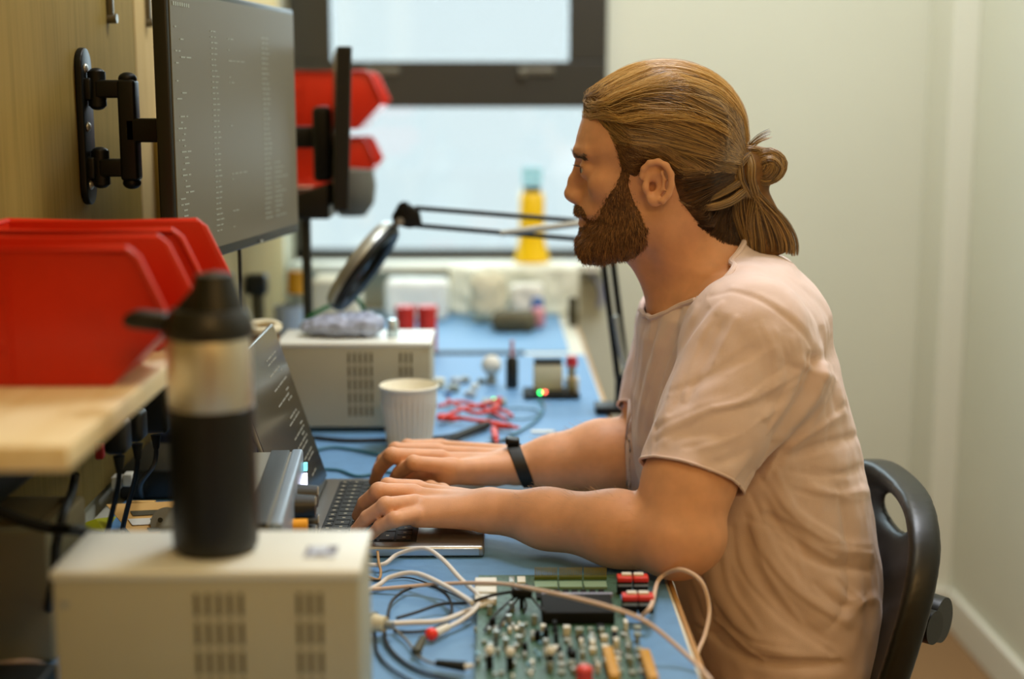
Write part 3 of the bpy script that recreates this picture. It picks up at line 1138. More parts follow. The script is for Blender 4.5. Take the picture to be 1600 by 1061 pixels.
bmesh.ops.transform(bm, matrix=BS, verts=bm.verts); obj('carry_loop', bm, 'black', t, world=False)

# ================================================================== CUP
cc = at_z(640, 700, MZ)
t = thing('paper_cup', 'ribbed off-white paper cup standing behind the far hand', 'cup', (cc.x, cc.y, MZ))
Hc = 0.094
bm = NB()
seg = 120
rings = []
prof = [(0.030, 0.0), (0.0305, 0.003)] + [(0.0305 + 0.0115 * (z / Hc), z) for z in [0.008 + 0.006 * i for i in range(11)]] + [(0.0305 + 0.0115 * 0.85, 0.080), (0.0405, 0.089)]
for k, (rr, z) in enumerate(prof):
    ribbed = 0.006 < z < 0.070
    rings.append([bm.verts.new(((rr + (0.0013 * (1 if (i // 2) % 2 else -1) if ribbed else 0)) * math.cos(2 * PI * i / seg), (rr + (0.0013 * (1 if (i // 2) % 2 else -1) if ribbed else 0)) * math.sin(2 * PI * i / seg), z)) for i in range(seg)])
for A, B in zip(rings, rings[1:]):
    for i in range(seg):
        j = (i + 1) % seg
        bm.faces.new((A[i], A[j], B[j], B[i]))
bm.faces.new(rings[0][::-1])
obj('cup_wall', bm, 'cup', t, world=False)
bm = NB(); lathe(bm, [(0.0, 0.006), (0.0285, 0.006), (0.0395, 0.090), (0.0415, 0.0945), (0.0432, 0.0930), (0.0425, 0.0895), (0.0400, 0.0890)], seg=80, caps=False)
obj('rim', bm, 'cupin', t, world=False)
bm = NB(); lathe(bm, [(0.0, 0.076), (0.0374, 0.076), (0.0374, 0.077), (0.0, 0.077)], seg=48, caps=False)
obj('drink', bm, mat('milky_drink', '#f4ecd8', 0.3), t, world=False)

# ================================================================== LAPTOP
hn = at_z(459, 857, MZ + 0.012); en = at_z(757, 857, MZ + 0.012)
hf = at_z(507, 750, MZ + 0.012)
lx0, lx1 = hn.x, en.x
ly0, ly1 = hn.y, hf.y + 0.004
lcx, lcy = (lx0 + lx1) / 2, (ly0 + ly1) / 2
LW, LD = lx1 - lx0, ly1 - ly0
LT = 0.0125
t = thing('laptop', 'silver laptop open in front of the man, under his hands', 'laptop', (lcx, lcy, MZ))
bm = NB(); box(bm, (0, 0, 0.001 + LT / 2), (LW, LD, LT), bevel=0.004)
base = obj('base', bm, 'alu', t, world=False)
bm = NB(); box(bm, (0, -LD / 2 + 0.0002, 0.001 + LT / 2), (LW - 0.012, 0.0014, LT - 0.0045), bevel=0.0005)
obj('side_edge', bm, 'aluedge', base, world=False, label='bluish polished side edge')
bm = NB(); cyl(bm, (-0.0, -LD / 2 - 0.0008, 0.008), (-0.0, -LD / 2 + 0.001, 0.008), 0.0018, seg=12)
bmesh.ops.translate(bm, vec=(at_z(568, 855, 0.76).x - lcx, 0, 0), verts=bm.verts)
obj('audio_port', bm, 'black', base, world=False)
zt_ = 0.001 + LT
kx0, kx1 = -LW / 2 + 0.022, -LW / 2 + 0.022 + 0.112
kd = LD - 0.034
bm = NB(); box(bm, ((kx0 + kx1) / 2, 0, zt_ + 0.0001), (kx1 - kx0, kd, 0.0008))
kb = obj('keyboard', bm, mat('keyboard_well', '#100f0c', 0.6), t, world=False, smooth=False)
bm = NB(); bl = NB()
rows = [0.011, 0.0188, 0.0188, 0.0188, 0.0188, 0.0188]
x = kx0 + 0.002
for ri, rw in enumerate(rows):
    n = 14 if ri < 5 else 10
    pitch = (kd - 0.004) / n
    y = -kd / 2 + 0.002
    if ri == 5:
        widths = [1, 1, 1, 1.2, 5.4, 1.2, 1, 1, 1]
        ssum = sum(widths)
    else:
        widths = [1] * n
        if ri == 1: widths[0] = 1.4
        if ri == 2: widths[-1] = 1.4
        if ri == 3: widths[0] = 1.6; widths[-1] = 1.6
        if ri == 4: widths[0] = 2.0; widths[-1] = 2.0
        ssum = sum(widths)
    for wd in widths:
        kw = wd / ssum * (kd - 0.004)
        box(bm, (x + rw / 2, y + kw / 2, zt_ + 0.0012), (rw - 0.0028, kw - 0.0028, 0.0016))
        box(bl, (x + rw / 2, y + kw / 2, zt_ + 0.0021), (0.0034, 0.0028, 0.0003))
        y += kw
    x += rw
obj('key', bm, 'key', kb, world=False, smooth=False, kind='stuff')
obj('key_legend', bl, 'keytext', kb, world=False, smooth=False, kind='stuff')
bm = NB(); box(bm, (LW / 2 - 0.045, 0, zt_ + 0.0002), (0.072, 0.12, 0.0006)); obj('trackpad', bm, mat('trackpad', '#9b9a94', 0.3, metal=0.6), t, world=False, smooth=False)
# lid: hinge along y at x = -LW/2, leaning back
lean = math.radians(18)
SH = 0.212
lid = obj('lid', (lambda b: (box(b, (0, 0, SH / 2), (0.005, LD, SH), bevel=0.002), b)[-1])(NB()), 'alu', t, world=False)
lid.location = (-LW / 2 + 0.001, 0, zt_ + 0.002)
lid.rotation_euler = (0, -lean, 0)
bm = NB(); box(bm, (0.0027, 0, SH / 2), (0.0006, LD - 0.004, SH - 0.004))
obj('screen_glass', bm, mat('laptop_screen', '#15120c', 0.16, emit='#33291a', emit_str=0.2, spec=0.3), lid, world=False, smooth=False, label='dark glossy screen with code')
bm = NB()
random.seed(9)
z = SH - 0.03
while z > 0.02:
    y = LD / 2 - 0.035 - random.choice((0, 0.01, 0.02))
    for _ in range(random.choice((0, 1, 2, 3, 4))):
        wd = random.uniform(0.008, 0.028)
        box(bm, (0.0032, y - wd / 2, z), (0.0004, wd, 0.0018))
        y -= wd + 0.004
    z -= 0.006
obj('screen_text', bm, mat('laptop_text', '#77766a', 0.5, emit='#6c6a5c', emit_str=0.3), lid, world=False, smooth=False, kind='stuff')
bm = NB(); cyl(bm, (-LW / 2 + 0.002, -LD / 2 + 0.02, zt_ + 0.001), (-LW / 2 + 0.002, LD / 2 - 0.02, zt_ + 0.001), 0.004, seg=14); obj('hinge', bm, 'dark', t, world=False)
# ================================================================== MAGNIFIER LAMP
LY = 2.25
def Lp(px, py, dy=0.0):
    p = at_y(px, py, LY); return Vector((p.x, p.y + dy, p.z))
base_p = Lp(975, 640)
base_p.x = BX + 0.024
t = thing('magnifier_lamp', 'black jointed magnifier lamp clamped to the bench edge, arm reaching over the bench', 'lamp', (base_p.x, LY, BZ - 0.06))
bm = NB()
box(bm, (BX + 0.006, LY, BZ + 0.008), (0.052, 0.05, 0.012), bevel=0.002)
box(bm, (BX + 0.027, LY, BZ - 0.025), (0.010, 0.05, 0.07), bevel=0.002)
box(bm, (BX + 0.004, LY, BZ - 0.055), (0.05, 0.04, 0.010), bevel=0.002)
cyl(bm, (BX - 0.005, LY, BZ - 0.052), (BX - 0.005, LY, BZ - 0.032), 0.006, seg=12)
obj('clamp', bm, 'blackm', t)
el = Lp(943, 352)
foot = Vector((base_p.x, LY, BZ + 0.012))
bm = NB(); cyl(bm, foot, foot + Vector((0, 0, 0.05)), 0.012, seg=20); obj('socket', bm, 'blackm', t)
bs = foot + Vector((0, 0, 0.045))
for s in (-1, 1):
    bm = NB(); cyl(bm, bs + Vector((s * 0.0075, 0, 0)), el + Vector((s * 0.0075, 0, 0)), 0.0055, seg=10); obj('lower_arm', bm, 'blackm', t)
bm = NB(); tube(bm, [bs + Vector((0.004, -0.012, 0.02)), bs.lerp(el, 0.2) + Vector((0.002, -0.012, 0)), bs.lerp(el, 0.42) + Vector((0, -0.012, 0))], 0.0055, seg=10); obj('spring', bm, 'silver', t)
bm = NB(); cyl(bm, el + Vector((0, -0.014, 0)), el + Vector((0, 0.014, 0)), 0.020, seg=24); obj('elbow_joint', bm, 'blackm', t)
j0 = Lp(630, 337)
for a, b in (((648, 325), (930, 347)), ((648, 352), (930, 376))):
    bm = NB(); cyl(bm, Lp(*a), Lp(*b), 0.0042, seg=10); obj('upper_arm', bm, 'blackm', t)
bm = NB(); cyl(bm, Lp(782, 364, -0.008), Lp(925, 346, -0.008), 0.0052, seg=10); obj('spring', bm, 'silver', t)
bm = NB()
prism(bm, [tuple(Lp(*q).xz) for q in ((624, 316), (640, 318), (656, 330), (660, 352), (640, 357), (616, 350), (612, 338))], lambda a, b: (a, LY - 0.009, b), lambda a, b: (a, LY + 0.009, b), bevel=0.003)
cyl(bm, Lp(632, 322, -0.018), Lp(632, 322, 0.018), 0.008, seg=16)
obj('head_joint', bm, 'blackm', t)
bm = NB(); cyl(bm, Lp(626, 345, -0.016), Lp(626, 345, 0.016), 0.006, seg=14); obj('wing_nut', bm, 'silver', t)
hc = Lp(568, 416)
mj = (Lp(524, 478) - Lp(612, 352)).normalized()
pn = Vector((-mj.z, 0, mj.x)); pn = pn if pn.x > 0 else -pn
nn = (pn * 0.965 + Vector((0, -0.13, 0))).normalized()
q = nn.to_track_quat('Z', 'Y').to_matrix().to_4x4()
T = Matrix.Translation(hc) @ q
R0 = 0.082
bm = NB(); lathe(bm, [(R0 * 0.70, -0.012), (R0 * 0.92, -0.013), (R0, -0.006), (R0, 0.008), (R0 * 0.93, 0.014), (R0 * 0.70, 0.010), (R0 * 0.70, -0.012)], seg=56, mtx=T, caps=False)
ringh = obj('lamp_head', bm, 'blackm', t)
bm = NB(); lathe(bm, [(0.0, 0.006), (R0 * 0.35, 0.004), (R0 * 0.71, -0.001), (R0 * 0.71, -0.004), (R0 * 0.35, -0.008), (0.0, -0.010)], seg=48, mtx=T, caps=False)
obj('magnifier_lens', bm, glass_mat('lens_glass', (0.75, 0.82, 0.86), 0.25), ringh, label='clear round lens')
bm = NB(); lathe(bm, [(R0 * 0.94, -0.0145), (R0 * 1.012, -0.006), (R0 * 1.012, 0.002), (R0 * 0.94, -0.0135)], seg=56, mtx=T, caps=False)
obj('chrome_ring', bm, 'silver', ringh, label='chrome edge ring')
bm = NB(); cyl(bm, Lp(620, 350), Lp(606, 366), 0.006, seg=12); box(bm, Lp(597, 372), (0.020, 0.02, 0.022), rot=(0, 0.9, 0), bevel=0.003); obj('yoke', bm, 'silver', t)

# ================================================================== TASK CHAIR
cs = Field()
CYC = 1.665
ctop = at_y(1440, 722, 1.62).z - 0.026
cxn = at_y(1448, 820, 1.46).x


def shell(P):
    y = (P[..., 1] - CYC); z = P[..., 2]
    zc_ = (ctop + 0.44) / 2; hz = (ctop - 0.44) / 2
    # centre line of the shell: near/far edges wrap forward, foot of the back comes forward
    xc = cxn + 0.030 - 0.62 * y * y - 0.34 * np.clip(0.76 - z, 0, 1) ** 1.2 + 0.02 * np.clip(z - 0.76, 0, 1)
    hw = 0.205 - 0.035 * np.clip((0.60 - z) / 0.16, 0, 1)
    e = 3.0
    s = ((np.abs(y) / hw) ** e + (np.abs(z - zc_) / hz) ** e) ** (1 / e)
    d2 = (s - 1) * 0.17
    dx = np.abs(P[..., 0] - xc) * 0.9 - 0.009 - 0.012 * np.clip(1 + d2 / 0.03, 0, 1)
    return smax(d2, dx, 0.016).astype(F32)


cs.func(shell, (cxn, CYC, 0.62), 0.45, 0.0)
hz_ = at_y(1416, 802, 1.66).z
cs.func(lambda P: ((np.sqrt(((P[..., 1] - CYC) / 0.046) ** 2 + ((P[..., 2] - hz_) / 0.013) ** 2) - 1) * 0.013).astype(F32), (cxn, CYC, hz_), 0.14, 0.022, sub=True)
t = thing('office_chair', 'black plastic task chair behind the man, oval grip hole in its backrest', 'chair', (cxn - 0.2, CYC, 0.0))
cv, cq = mesh_field(lambda P, c=None, r=None: cs(P, c, r), (cxn - 0.16, CYC - 0.24, 0.42), (cxn + 0.10, CYC + 0.24, ctop + 0.02), 0.004)
cv = smooth_verts(cv, cq, 2)
raw_mesh('backrest', cv, cq, mat('chair_black', '#12120d', 0.38, spec=0.5), t)
kx = at_y(1462, 955, 1.60).x
bm = NB(); p = at_y(1450, 962, 1.60)
cyl(bm, (p.x - 0.045, 1.60, p.z), (p.x - 0.004, 1.56, p.z), 0.020, seg=24)
cyl(bm, (p.x - 0.004, 1.60, p.z), (p.x + 0.014, 1.585, p.z), 0.029, 0.027, seg=28)
obj('adjuster_knob', bm, 'black', t)
bm = NB(); p = at_y(1440, 905, 1.62)
for k in range(5):
    cyl(bm, (p.x - 0.035, 1.62, p.z - 0.008 * k + 0.012), (p.x + 0.012 - 0.003 * k, 1.62, p.z - 0.008 * k + 0.012), 0.0045, seg=12)
sphere(bm, (p.x - 0.012, 1.62, p.z + 0.016), 0.020, s=(1.2, 1, 0.7), seg=20)
obj('ratchet_housing', bm, 'blackr', t)
bm = NB(); tube(bm, [(cxn + 0.03, CYC, 0.70), (cxn + 0.035, CYC, 0.60), (cxn + 0.01, CYC, 0.48), (cxn - 0.05, CYC, 0.40), (cxn - 0.16, CYC, 0.355)], 0.018, seg=14); obj('back_stem', bm, 'blackm', t)
bm = NB(); box(bm, (cxn - 0.26, CYC, 0.38), (0.44, 0.44, 0.035), bevel=0.015); obj('seat', bm, 'dark', t)
bm = NB(); cyl(bm, (cxn - 0.24, CYC, 0.10), (cxn - 0.24, CYC, 0.37), 0.022, seg=20); obj('gas_column', bm, 'blackm', t)
for k in range(5):
    a = 2 * PI * k / 5 + 0.3
    e_ = Vector((cxn - 0.24 + 0.27 * math.cos(a), CYC + 0.27 * math.sin(a), 0.075))
    bm = NB(); cyl(bm, (cxn - 0.24, CYC, 0.11), e_, 0.020, 0.014, seg=12); lg = obj('leg', bm, 'blackm', t)
    bm = NB(); cyl(bm, e_ + Vector((0, -0.012, -0.048)), e_ + Vector((0, 0.012, -0.048)), 0.026, seg=20); cyl(bm, e_ + Vector((0, 0, -0.03)), e_, 0.008, seg=10); obj('castor', bm, 'blackr', lg)

# ================================================================== CIRCUIT BOARD NEAR THE ELBOW
b0 = at_z(748, 897, MZ + 0.012); b1 = at_z(958, 897, MZ + 0.012)
bx0, bx1 = b0.x, b1.x + 0.002
by1 = b0.y; by0 = at_z(800, 1075, MZ + 0.012).y
PW = bx1 - bx0; PD = by1 - by0
t = thing('circuit_board', 'large green development board crowded with chips at the bench edge by the elbow', 'circuit board', ((bx0 + bx1) / 2, (by0 + by1) / 2, MZ))
PZ = MZ + 0.010
bm = NB(); box(bm, ((bx0 + bx1) / 2, (by0 + by1) / 2, PZ), (PW, PD, 0.0016)); pcb = obj('board', bm, 'pcb', t, smooth=False)
for sx in (bx0 + 0.006, bx1 - 0.006):
    for sy in (by0 + 0.006, by1 - 0.006):
        bm = NB(); cyl(bm, (sx, sy, MZ), (sx, sy, PZ), 0.003, seg=8); obj('standoff', bm, 'white', t)
PT = PZ + 0.0008
def bp(px, py):     # point on the top of the board
    p = at_z(px, py, PT); return p.x, p.y
def chip(name, px0, py0, px1, py1, h, m, bev=0.0005, label=None):
    x0_, y0_ = bp(px0, (py0 + py1) / 2); x1_, _ = bp(px1, (py0 + py1) / 2)
    _, ya_ = bp((px0 + px1) / 2, py0); _, yb_ = bp((px0 + px1) / 2, py1)
    bm = NB(); box(bm, ((x0_ + x1_) / 2, (ya_ + yb_) / 2, PT + h / 2), (abs(x1_ - x0_), abs(ya_ - yb_), h), bevel=bev)
    return obj(name, bm, m, t, label=label)
# rows of gold pins along the back
x_, y_ = bp(836, 900)
for i in range(3):
    px0, px1 = 835 + 38.5 * i, 835 + 38.5 * i + 36
    a_ = bp(px0, 905); b_ = bp(px1, 905)
    bm = NB(); box(bm, ((a_[0] + b_[0]) / 2, a_[1], PT + 0.0015), (b_[0] - a_[0], 0.0035, 0.003)); hd_ = obj('pin_header', bm, mat('header_green', '#5c6a24', 0.5), t, smooth=False)
    bm = NB()
    for k in range(12):
        xx = a_[0] + (b_[0] - a_[0]) * (k + 0.5) / 12
        box(bm, (xx, a_[1], PT + 0.006), (0.0009, 0.0009, 0.013))
    obj('pins', bm, 'gold', hd_, smooth=False)
    chip('header_socket', px0, 912, px1, 921, 0.003, mat('socket_palegreen', '#7f9c7c', 0.5))
# white terminal blocks on the left, red and black clamps on the right
for k, py in enumerate((913, 927, 939)):
    chip('terminal_block', 742, py - 1, 776, py + 8, 0.007, 'white', 0.001, label='white terminal block')
for (cxp, cyp) in ((988, 927), (996, 957)):
    for s in (-1, 1):
        xx, yy = bp(cxp + s * 12.5, cyp)
        bm = NB(); box(bm, (xx, yy, PT + 0.007), (0.0145, 0.012, 0.013), bevel=0.001); cb = obj('screw_clamp', bm, 'chip', t, label='black clamp with red lever')
        bm = NB(); box(bm, (xx, yy - 0.0065, PT + 0.0105), (0.0142, 0.0015, 0.0022)); obj('contact', bm, 'silver', cb)
        bm = NB(); box(bm, (xx, yy, PT + 0.0160), (0.0150, 0.0135, 0.005), bevel=0.0012); obj('lever', bm, 'redc', cb)
        bm = NB(); box(bm, (xx - s * 0.002, yy + 0.001, PT + 0.0195), (0.010, 0.006, 0.003), bevel=0.0008); obj('lever_tip', bm, 'white', cb)
# big dark connector with a ribbed edge
chip('edge_connector', 846, 946, 957, 976, 0.012, 'chip', 0.0012)
for k in range(8):
    p0x = 838 + 14 * k
    chip('memory_chip', p0x, 925, p0x + 9, 938, 0.003, 'chip', 0.0003)
x0_, y0_ = bp(846, 944); x1_, _ = bp(957, 944)
bm = NB()
box(bm, ((x0_ + x1_) / 2, y0_ + 0.002, PT + 0.008), (x1_ - x0_, 0.005, 0.005), bevel=0.0006)
obj('connector_shroud', bm, mat('shroud_lilac', '#8f92a6', 0.5), t)
chip('chip_label', 808, 903, 821, 912, 0.002, 'white')
chip('square_chip', 795, 903, 804, 912, 0.002, 'silver')
random.seed(21)
# field of small parts in front: individually placed
for r_ in range(8):
    for c_ in range(9):
        pxx = 850 + 18 * c_ + random.uniform(-2, 2) + r_ * 1.5; pyy = 985 + 9.5 * r_ + random.uniform(-2, 2)
        if random.random() < 0.05 or pxx > 1008 or pyy > 1059: continue
        w_ = random.choice((6, 8, 11)); h_ = random.choice((4, 5, 6))
        chip('component', pxx - w_ / 2, pyy - h_ / 2, pxx + w_ / 2, pyy + h_ / 2, random.choice((0.003, 0.006, 0.009)), random.choice(('comp', 'silver', 'comp', 'chip', 'white')), 0.0004)
for k_ in range(52):
    pxx = random.uniform(742, 845); pyy = random.uniform(975, 1058)
    w_ = random.choice((4, 6, 8)); h_ = random.choice((3, 4, 5))
    chip('component', pxx - w_ / 2, pyy - h_ / 2, pxx + w_ / 2, pyy + h_ / 2, random.choice((0.002, 0.003, 0.005)), random.choice(('comp', 'silver', 'pcbblue', 'white')), 0.0003)
for pxx, pyy in ((770, 980), (795, 975), (815, 990), (840, 1000), (775, 1000), (790, 1012), (820, 1020), (765, 960), (800, 955), (835, 975), (812, 1008)):
    xx, yy = bp(pxx, pyy)
    bm = NB(); cyl(bm, (xx, yy, PT), (xx, yy, PT + 0.009), 0.0028, seg=14); obj('capacitor', bm, random.choice(('silver', 'chip', 'comp')), t)
for pxx, pyy in ((765, 1030), (797, 1032), (860, 1030)):
    xx, yy = bp(pxx, pyy + 14)
    bm = NB(); cyl(bm, (xx, yy, PT), (xx, yy, PT + 0.014), 0.0032, seg=12); sw = obj('switch', bm, 'chip', t)
    bm = NB(); sphere(bm, (xx, yy, PT + 0.016), 0.0046, seg=14); obj('switch_tip', bm, 'white', sw)
xx, yy = bp(913, 1064)
bm = NB(); cyl(bm, (xx, yy, PT), (xx, yy, PT + 0.010), 0.007, seg=20); sphere(bm, (xx, yy, PT + 0.010), 0.0075, s=(1, 1, 0.6), seg=18); obj('red_button', bm, mat('button_red', '#e04a40', 0.4), t, label='red push button')
for (pxa, pya, pxb, pyb) in ((948, 1026, 962, 1072), (1006, 1030, 1022, 1076)):
    a_ = bp(pxa, pya); b_ = bp(pxb, pyb)
    bm = NB(); box(bm, ((a_[0] + b_[0]) / 2, (a_[1] + b_[1]) / 2, PT + 0.005), (0.009, abs(a_[1] - b_[1]), 0.010), rot=(0, 0, 0.02), bevel=0.001); obj('yellow_connector', bm, mat('connector_amber', '#c8921a', 0.5), t, label='amber connector strip')
# second, blue board left of it, under the leads
q0 = at_z(700, 985, MZ + 0.006); q1 = at_z(838, 985, MZ + 0.006)

# ================================================================== LEADS AND CABLES
def cable(name, label, cat, pts, r, m, n=8, group=None):
    bm = NB(); tube(bm, pts, r, n=n); o = obj(name, bm, m); return tag(o, label, cat, group)


def az(*L):
    return [at_z(a, b, c) for a, b, c in L]


Z0 = MZ + 0.0026
cable('usb_cable', 'white cable arching up from the power supply to the join by the circuit board', 'cable', az((540, 868, 0.756), (562, 880, 0.757), (598, 882, 0.7585), (622, 866, 0.766), (662, 857, 0.776), (690, 873, 0.775), (720, 905, 0.768), (748, 932, 0.765), (744, 950, 0.763), (720, 970, 0.759), (690, 985, 0.757), (676, 990, 0.757)), 0.0024, 'whitec')
cable('usb_cable', 'thicker white cable curving across the blue mat to the same join', 'cable', az((545, 925, 0.754), (572, 923, 0.754), (592, 914, 0.757), (610, 902, 0.762), (650, 896, 0.768), (700, 918, 0.768), (738, 942, 0.770)), 0.0026, 'whitec')
cable('power_lead', 'white lead running from the pale connector towards the circuit board', 'cable', az((600, 975, 0.760), (640, 973, 0.759), (690, 970, 0.758), (735, 953, 0.7595), (772, 940, 0.767)), 0.0026, 'whitec')
t = thing('connector_plug', 'pale round plug at the right side of the nearest power supply', 'plug', at_z(590, 985, MZ))
a = at_z(556, 968, 0.764); b = at_z(602, 976, 0.764)
bm = NB(); cyl(bm, a, b, 0.010, 0.0075, seg=20); obj('plug_body', bm, 'cream', t)
bm = NB(); cyl(bm, a.lerp(b, 0.55), a.lerp(b, 0.62), 0.0105, seg=20); cyl(bm, b, b + (b - a).normalized() * 0.008, 0.004, seg=14); obj('collar', bm, 'silver', t)
t = thing('probe_plug', 'red-tipped plug at the end of a white cable on the mat', 'plug', at_z(674, 995, MZ))
bm = NB(); sphere(bm, at_z(674, 991, 0.7575), 0.0062, seg=18); obj('red_tip', bm, mat('tip_red', '#ff3a28', 0.35), t)
bm = NB(); cyl(bm, at_z(680, 990, 0.757), at_z(700, 980, 0.758), 0.0046, 0.0036, seg=14); obj('sleeve', bm, 'white', t)
cable('cream_lead', 'long cream lead crossing over the circuit board to the bench edge', 'cable', az((545, 924, 0.7525), (620, 918, 0.757), (700, 912, 0.766), (780, 912, 0.786), (840, 922, 0.796), (900, 935, 0.798), (960, 951, 0.795), (1010, 972, 0.785), (1060, 1012, 0.766), (1100, 1050, 0.7535), (1112, 1066, 0.7535)), 0.0020, 'creamc')
lp = [at_z(1004, 962, 0.766), at_z(1018, 945, 0.775), at_y(1030, 905, 1.40), at_y(1062, 890, 1.385), at_y(1095, 908, 1.37), at_y(1108, 950, 1.36), at_y(1102, 990, 1.34), at_y(1090, 1020, 1.32), at_y(1084, 1050, 1.30), at_y(1092, 1085, 1.28)]
cable('cream_loop', 'cream lead looping up beside the elbow and over the bench edge', 'cable', lp, 0.0023, 'creamc')
cable('black_lead', 'black lead coiled in a wide loop on the blue mat', 'cable', az((606, 966, 0.757), (612, 940, 0.757), (636, 921, 0.757), (668, 915, 0.760), (694, 926, 0.762), (706, 948, 0.760), (698, 970, 0.7535), (672, 984, 0.7535), (640, 988, 0.7535), (615, 986, 0.7535)), 0.0016, 'blackc')
cable('black_lead', 'black lead running from the loop to the dark clip on the board', 'cable', az((620, 966, 0.757), (650, 957, 0.757), (690, 944, 0.760), (730, 942, 0.764), (770, 930, 0.772), (805, 924, 0.778)), 0.0016, 'blackc')
cable('black_lead', 'thin black lead bending below the pale plug towards the frame bottom', 'cable', az((600, 980, 0.757), (604, 1005, 0.754), (625, 1030, 0.753), (660, 1050, 0.753), (720, 1066, 0.753)), 0.0018, 'blackc')
cable('black_lead', 'black lead lying on the mat along the lower left', 'cable', az((585, 985, 0.754), (590, 1020, 0.753), (612, 1045, 0.753), (650, 1068, 0.753)), 0.0014, 'blackc')
cable('grey_lead', 'thin grey lead running down to the black probe', 'cable', az((612, 978, 0.757), (635, 1000, 0.755), (660, 1030, 0.755), (700, 1042, 0.756)), 0.0013, mat('grey_cable', '#77746a', 0.5))
t = thing('test_probe', 'black test probe with pale tip lying by the circuit board', 'probe', at_z(720, 1045, MZ))
a = at_z(682, 1036, 0.757); b = at_z(726, 1042, 0.758)
bm = NB(); cyl(bm, a, b, 0.0032, 0.0048, seg=14); obj('grip', bm, 'blackr', t)
bm = NB(); cyl(bm, b, at_z(740, 1040, 0.759), 0.0028, 0.0018, seg=12); obj('tip', bm, 'white', t)
t = thing('test_probe', 'dark olive clip standing between the loops of the black lead', 'probe', at_z(655, 1015, MZ))
a = at_z(650, 1020, 0.756); b = at_z(662, 996, 0.764)
bm = NB(); cyl(bm, a, b, 0.0048, 0.0034, seg=14); obj('grip', bm, mat('olive_dark', '#4c4a2c', 0.5), t)
# dark clip with wires over the board
t = thing('wire_clip', 'black clip bundling thin wires above the left side of the circuit board', 'clip', at_z(815, 935, PT))
c = at_z(815, 926, 0.7765)
bm = NB(); box(bm, c, (0.020, 0.010, 0.009), rot=(0, 0.15, 0.2), bevel=0.002); box(bm, c + Vector((0.002, 0, 0.006)), (0.010, 0.006, 0.004), bevel=0.001); box(bm, (c.x, c.y, (c.z + PT) / 2 - 0.002), (0.004, 0.004, c.z - PT - 0.004)); obj('jaw', bm, 'blackm', t)
for k, L in enumerate((((808, 930, 0.772), (790, 945, 0.768), (770, 965, 0.766), (757, 985, 0.763)), ((812, 932, 0.772), (795, 955, 0.768), (780, 980, 0.766), (775, 1010, 0.763)), ((818, 932, 0.772), (822, 945, 0.768), (818, 958, 0.7615)), ((828, 930, 0.772), (840, 945, 0.770), (850, 955, 0.7735)))):
    bm = NB(); tube(bm, az(*L), 0.0012, seg=8); obj('wire', bm, 'blackc', t)
cable('tan_cable_tie', 'tan twist tie sticking up round the white cable', 'cable tie', az((590, 862, 0.768), (592, 880, 0.762), (595, 893, 0.756), (592, 905, 0.7525), (580, 903, 0.7525), (562, 893, 0.7525)), 0.0015, 'tanc')
cable('thin_wire', 'thin dark wire lying on the mat beside the white cables', 'wire', az((548, 903, 0.7525), (590, 907, 0.7525), (640, 903, 0.753), (700, 925, 0.7535), (745, 950, 0.7535)), 0.0009, 'blackc')
# cables behind the laptop, on the mat
cable('grey_blue_cable', 'dark cable waving over the mat between cup and far power supply', 'cable', az((492, 704, 0.7535), (520, 699, 0.7535), (555, 703, 0.7535), (590, 710, 0.7535), (600, 712, 0.7535)), 0.0022, mat('teal_cable', '#2e6a78', 0.5))
cable('grey_blue_cable', 'dark cable lying just behind the laptop hinge end', 'cable', az((500, 733, 0.753), (530, 735, 0.753), (560, 744, 0.753), (600, 738, 0.753), (640, 742, 0.753)), 0.0020, 'teal_cable' if False else mat('teal_cable', '#2e6a78', 0.5))
cable('mains_cable', 'black cable lying along the foot of the far power supply', 'cable', az((488, 683, 0.754), (540, 688, 0.754), (600, 687, 0.754), (690, 683, 0.754), (730, 672, 0.754), (765, 655, 0.755)), 0.0030, 'blackc')
random.seed(5)
for i, L in enumerate((((684, 635), (720, 628), (760, 640), (790, 655)), ((690, 648), (730, 655), (770, 660), (805, 668)), ((700, 625), (740, 645), (780, 640), (800, 650)), ((688, 655), (720, 640), (755, 632), (782, 622)))):
    cable('red_test_lead', ('red test lead beside the cup, farthest back', 'red test lead beside the cup, nearest', 'red test lead crossing the others beside the cup', 'red test lead rising to the green light')[i], 'test lead', [at_z(a, b, 0.756 + 0.003 * (k % 2) + 0.002 * i) for k, (a, b) in enumerate(L)], 0.0030, 'redc', group='red test leads')
for i, (a, b) in enumerate((((684, 652), (722, 656)), ((772, 672), (776, 692)), ((770, 664), (812, 668)), ((770, 640), (785, 624)))):
    t = thing('crocodile_clip', ('red crocodile clip next to the cup rim', 'red crocodile clip pointing to the wristband', 'red crocodile clip farthest right', 'red crocodile clip beside the green light')[i], 'clip', at_z(a[0], a[1], MZ), group='red crocodile clips')
    A_, B_ = at_z(*a, 0.759), at_z(*b, 0.758)
    bm = NB(); cyl(bm, A_, A_.lerp(B_, 0.7), 0.0056, 0.0046, seg=12); obj('boot', bm, 'redc', t)
    bm = NB(); cyl(bm, A_.lerp(B_, 0.7), B_, 0.0034, 0.0015, seg=8); obj('jaw', bm, 'silver' if i == 3 else 'redc', t)
t = thing('test_probe', 'thick black probe lying between cup and wristband', 'probe', at_z(730, 680, MZ))
bm = NB(); cyl(bm, at_z(690, 694, 0.756), at_z(762, 664, 0.758), 0.0032, 0.0062, seg=14); obj('grip', bm, 'blackr', t)
cable('black_lead', 'thin black lead snaking right of the cup above the far hand', 'cable', az((686, 690, 0.7535), (700, 697, 0.7535), (716, 690, 0.757), (735, 697, 0.7535), (770, 692, 0.7535), (800, 684, 0.7535)), 0.0020, 'blackc')
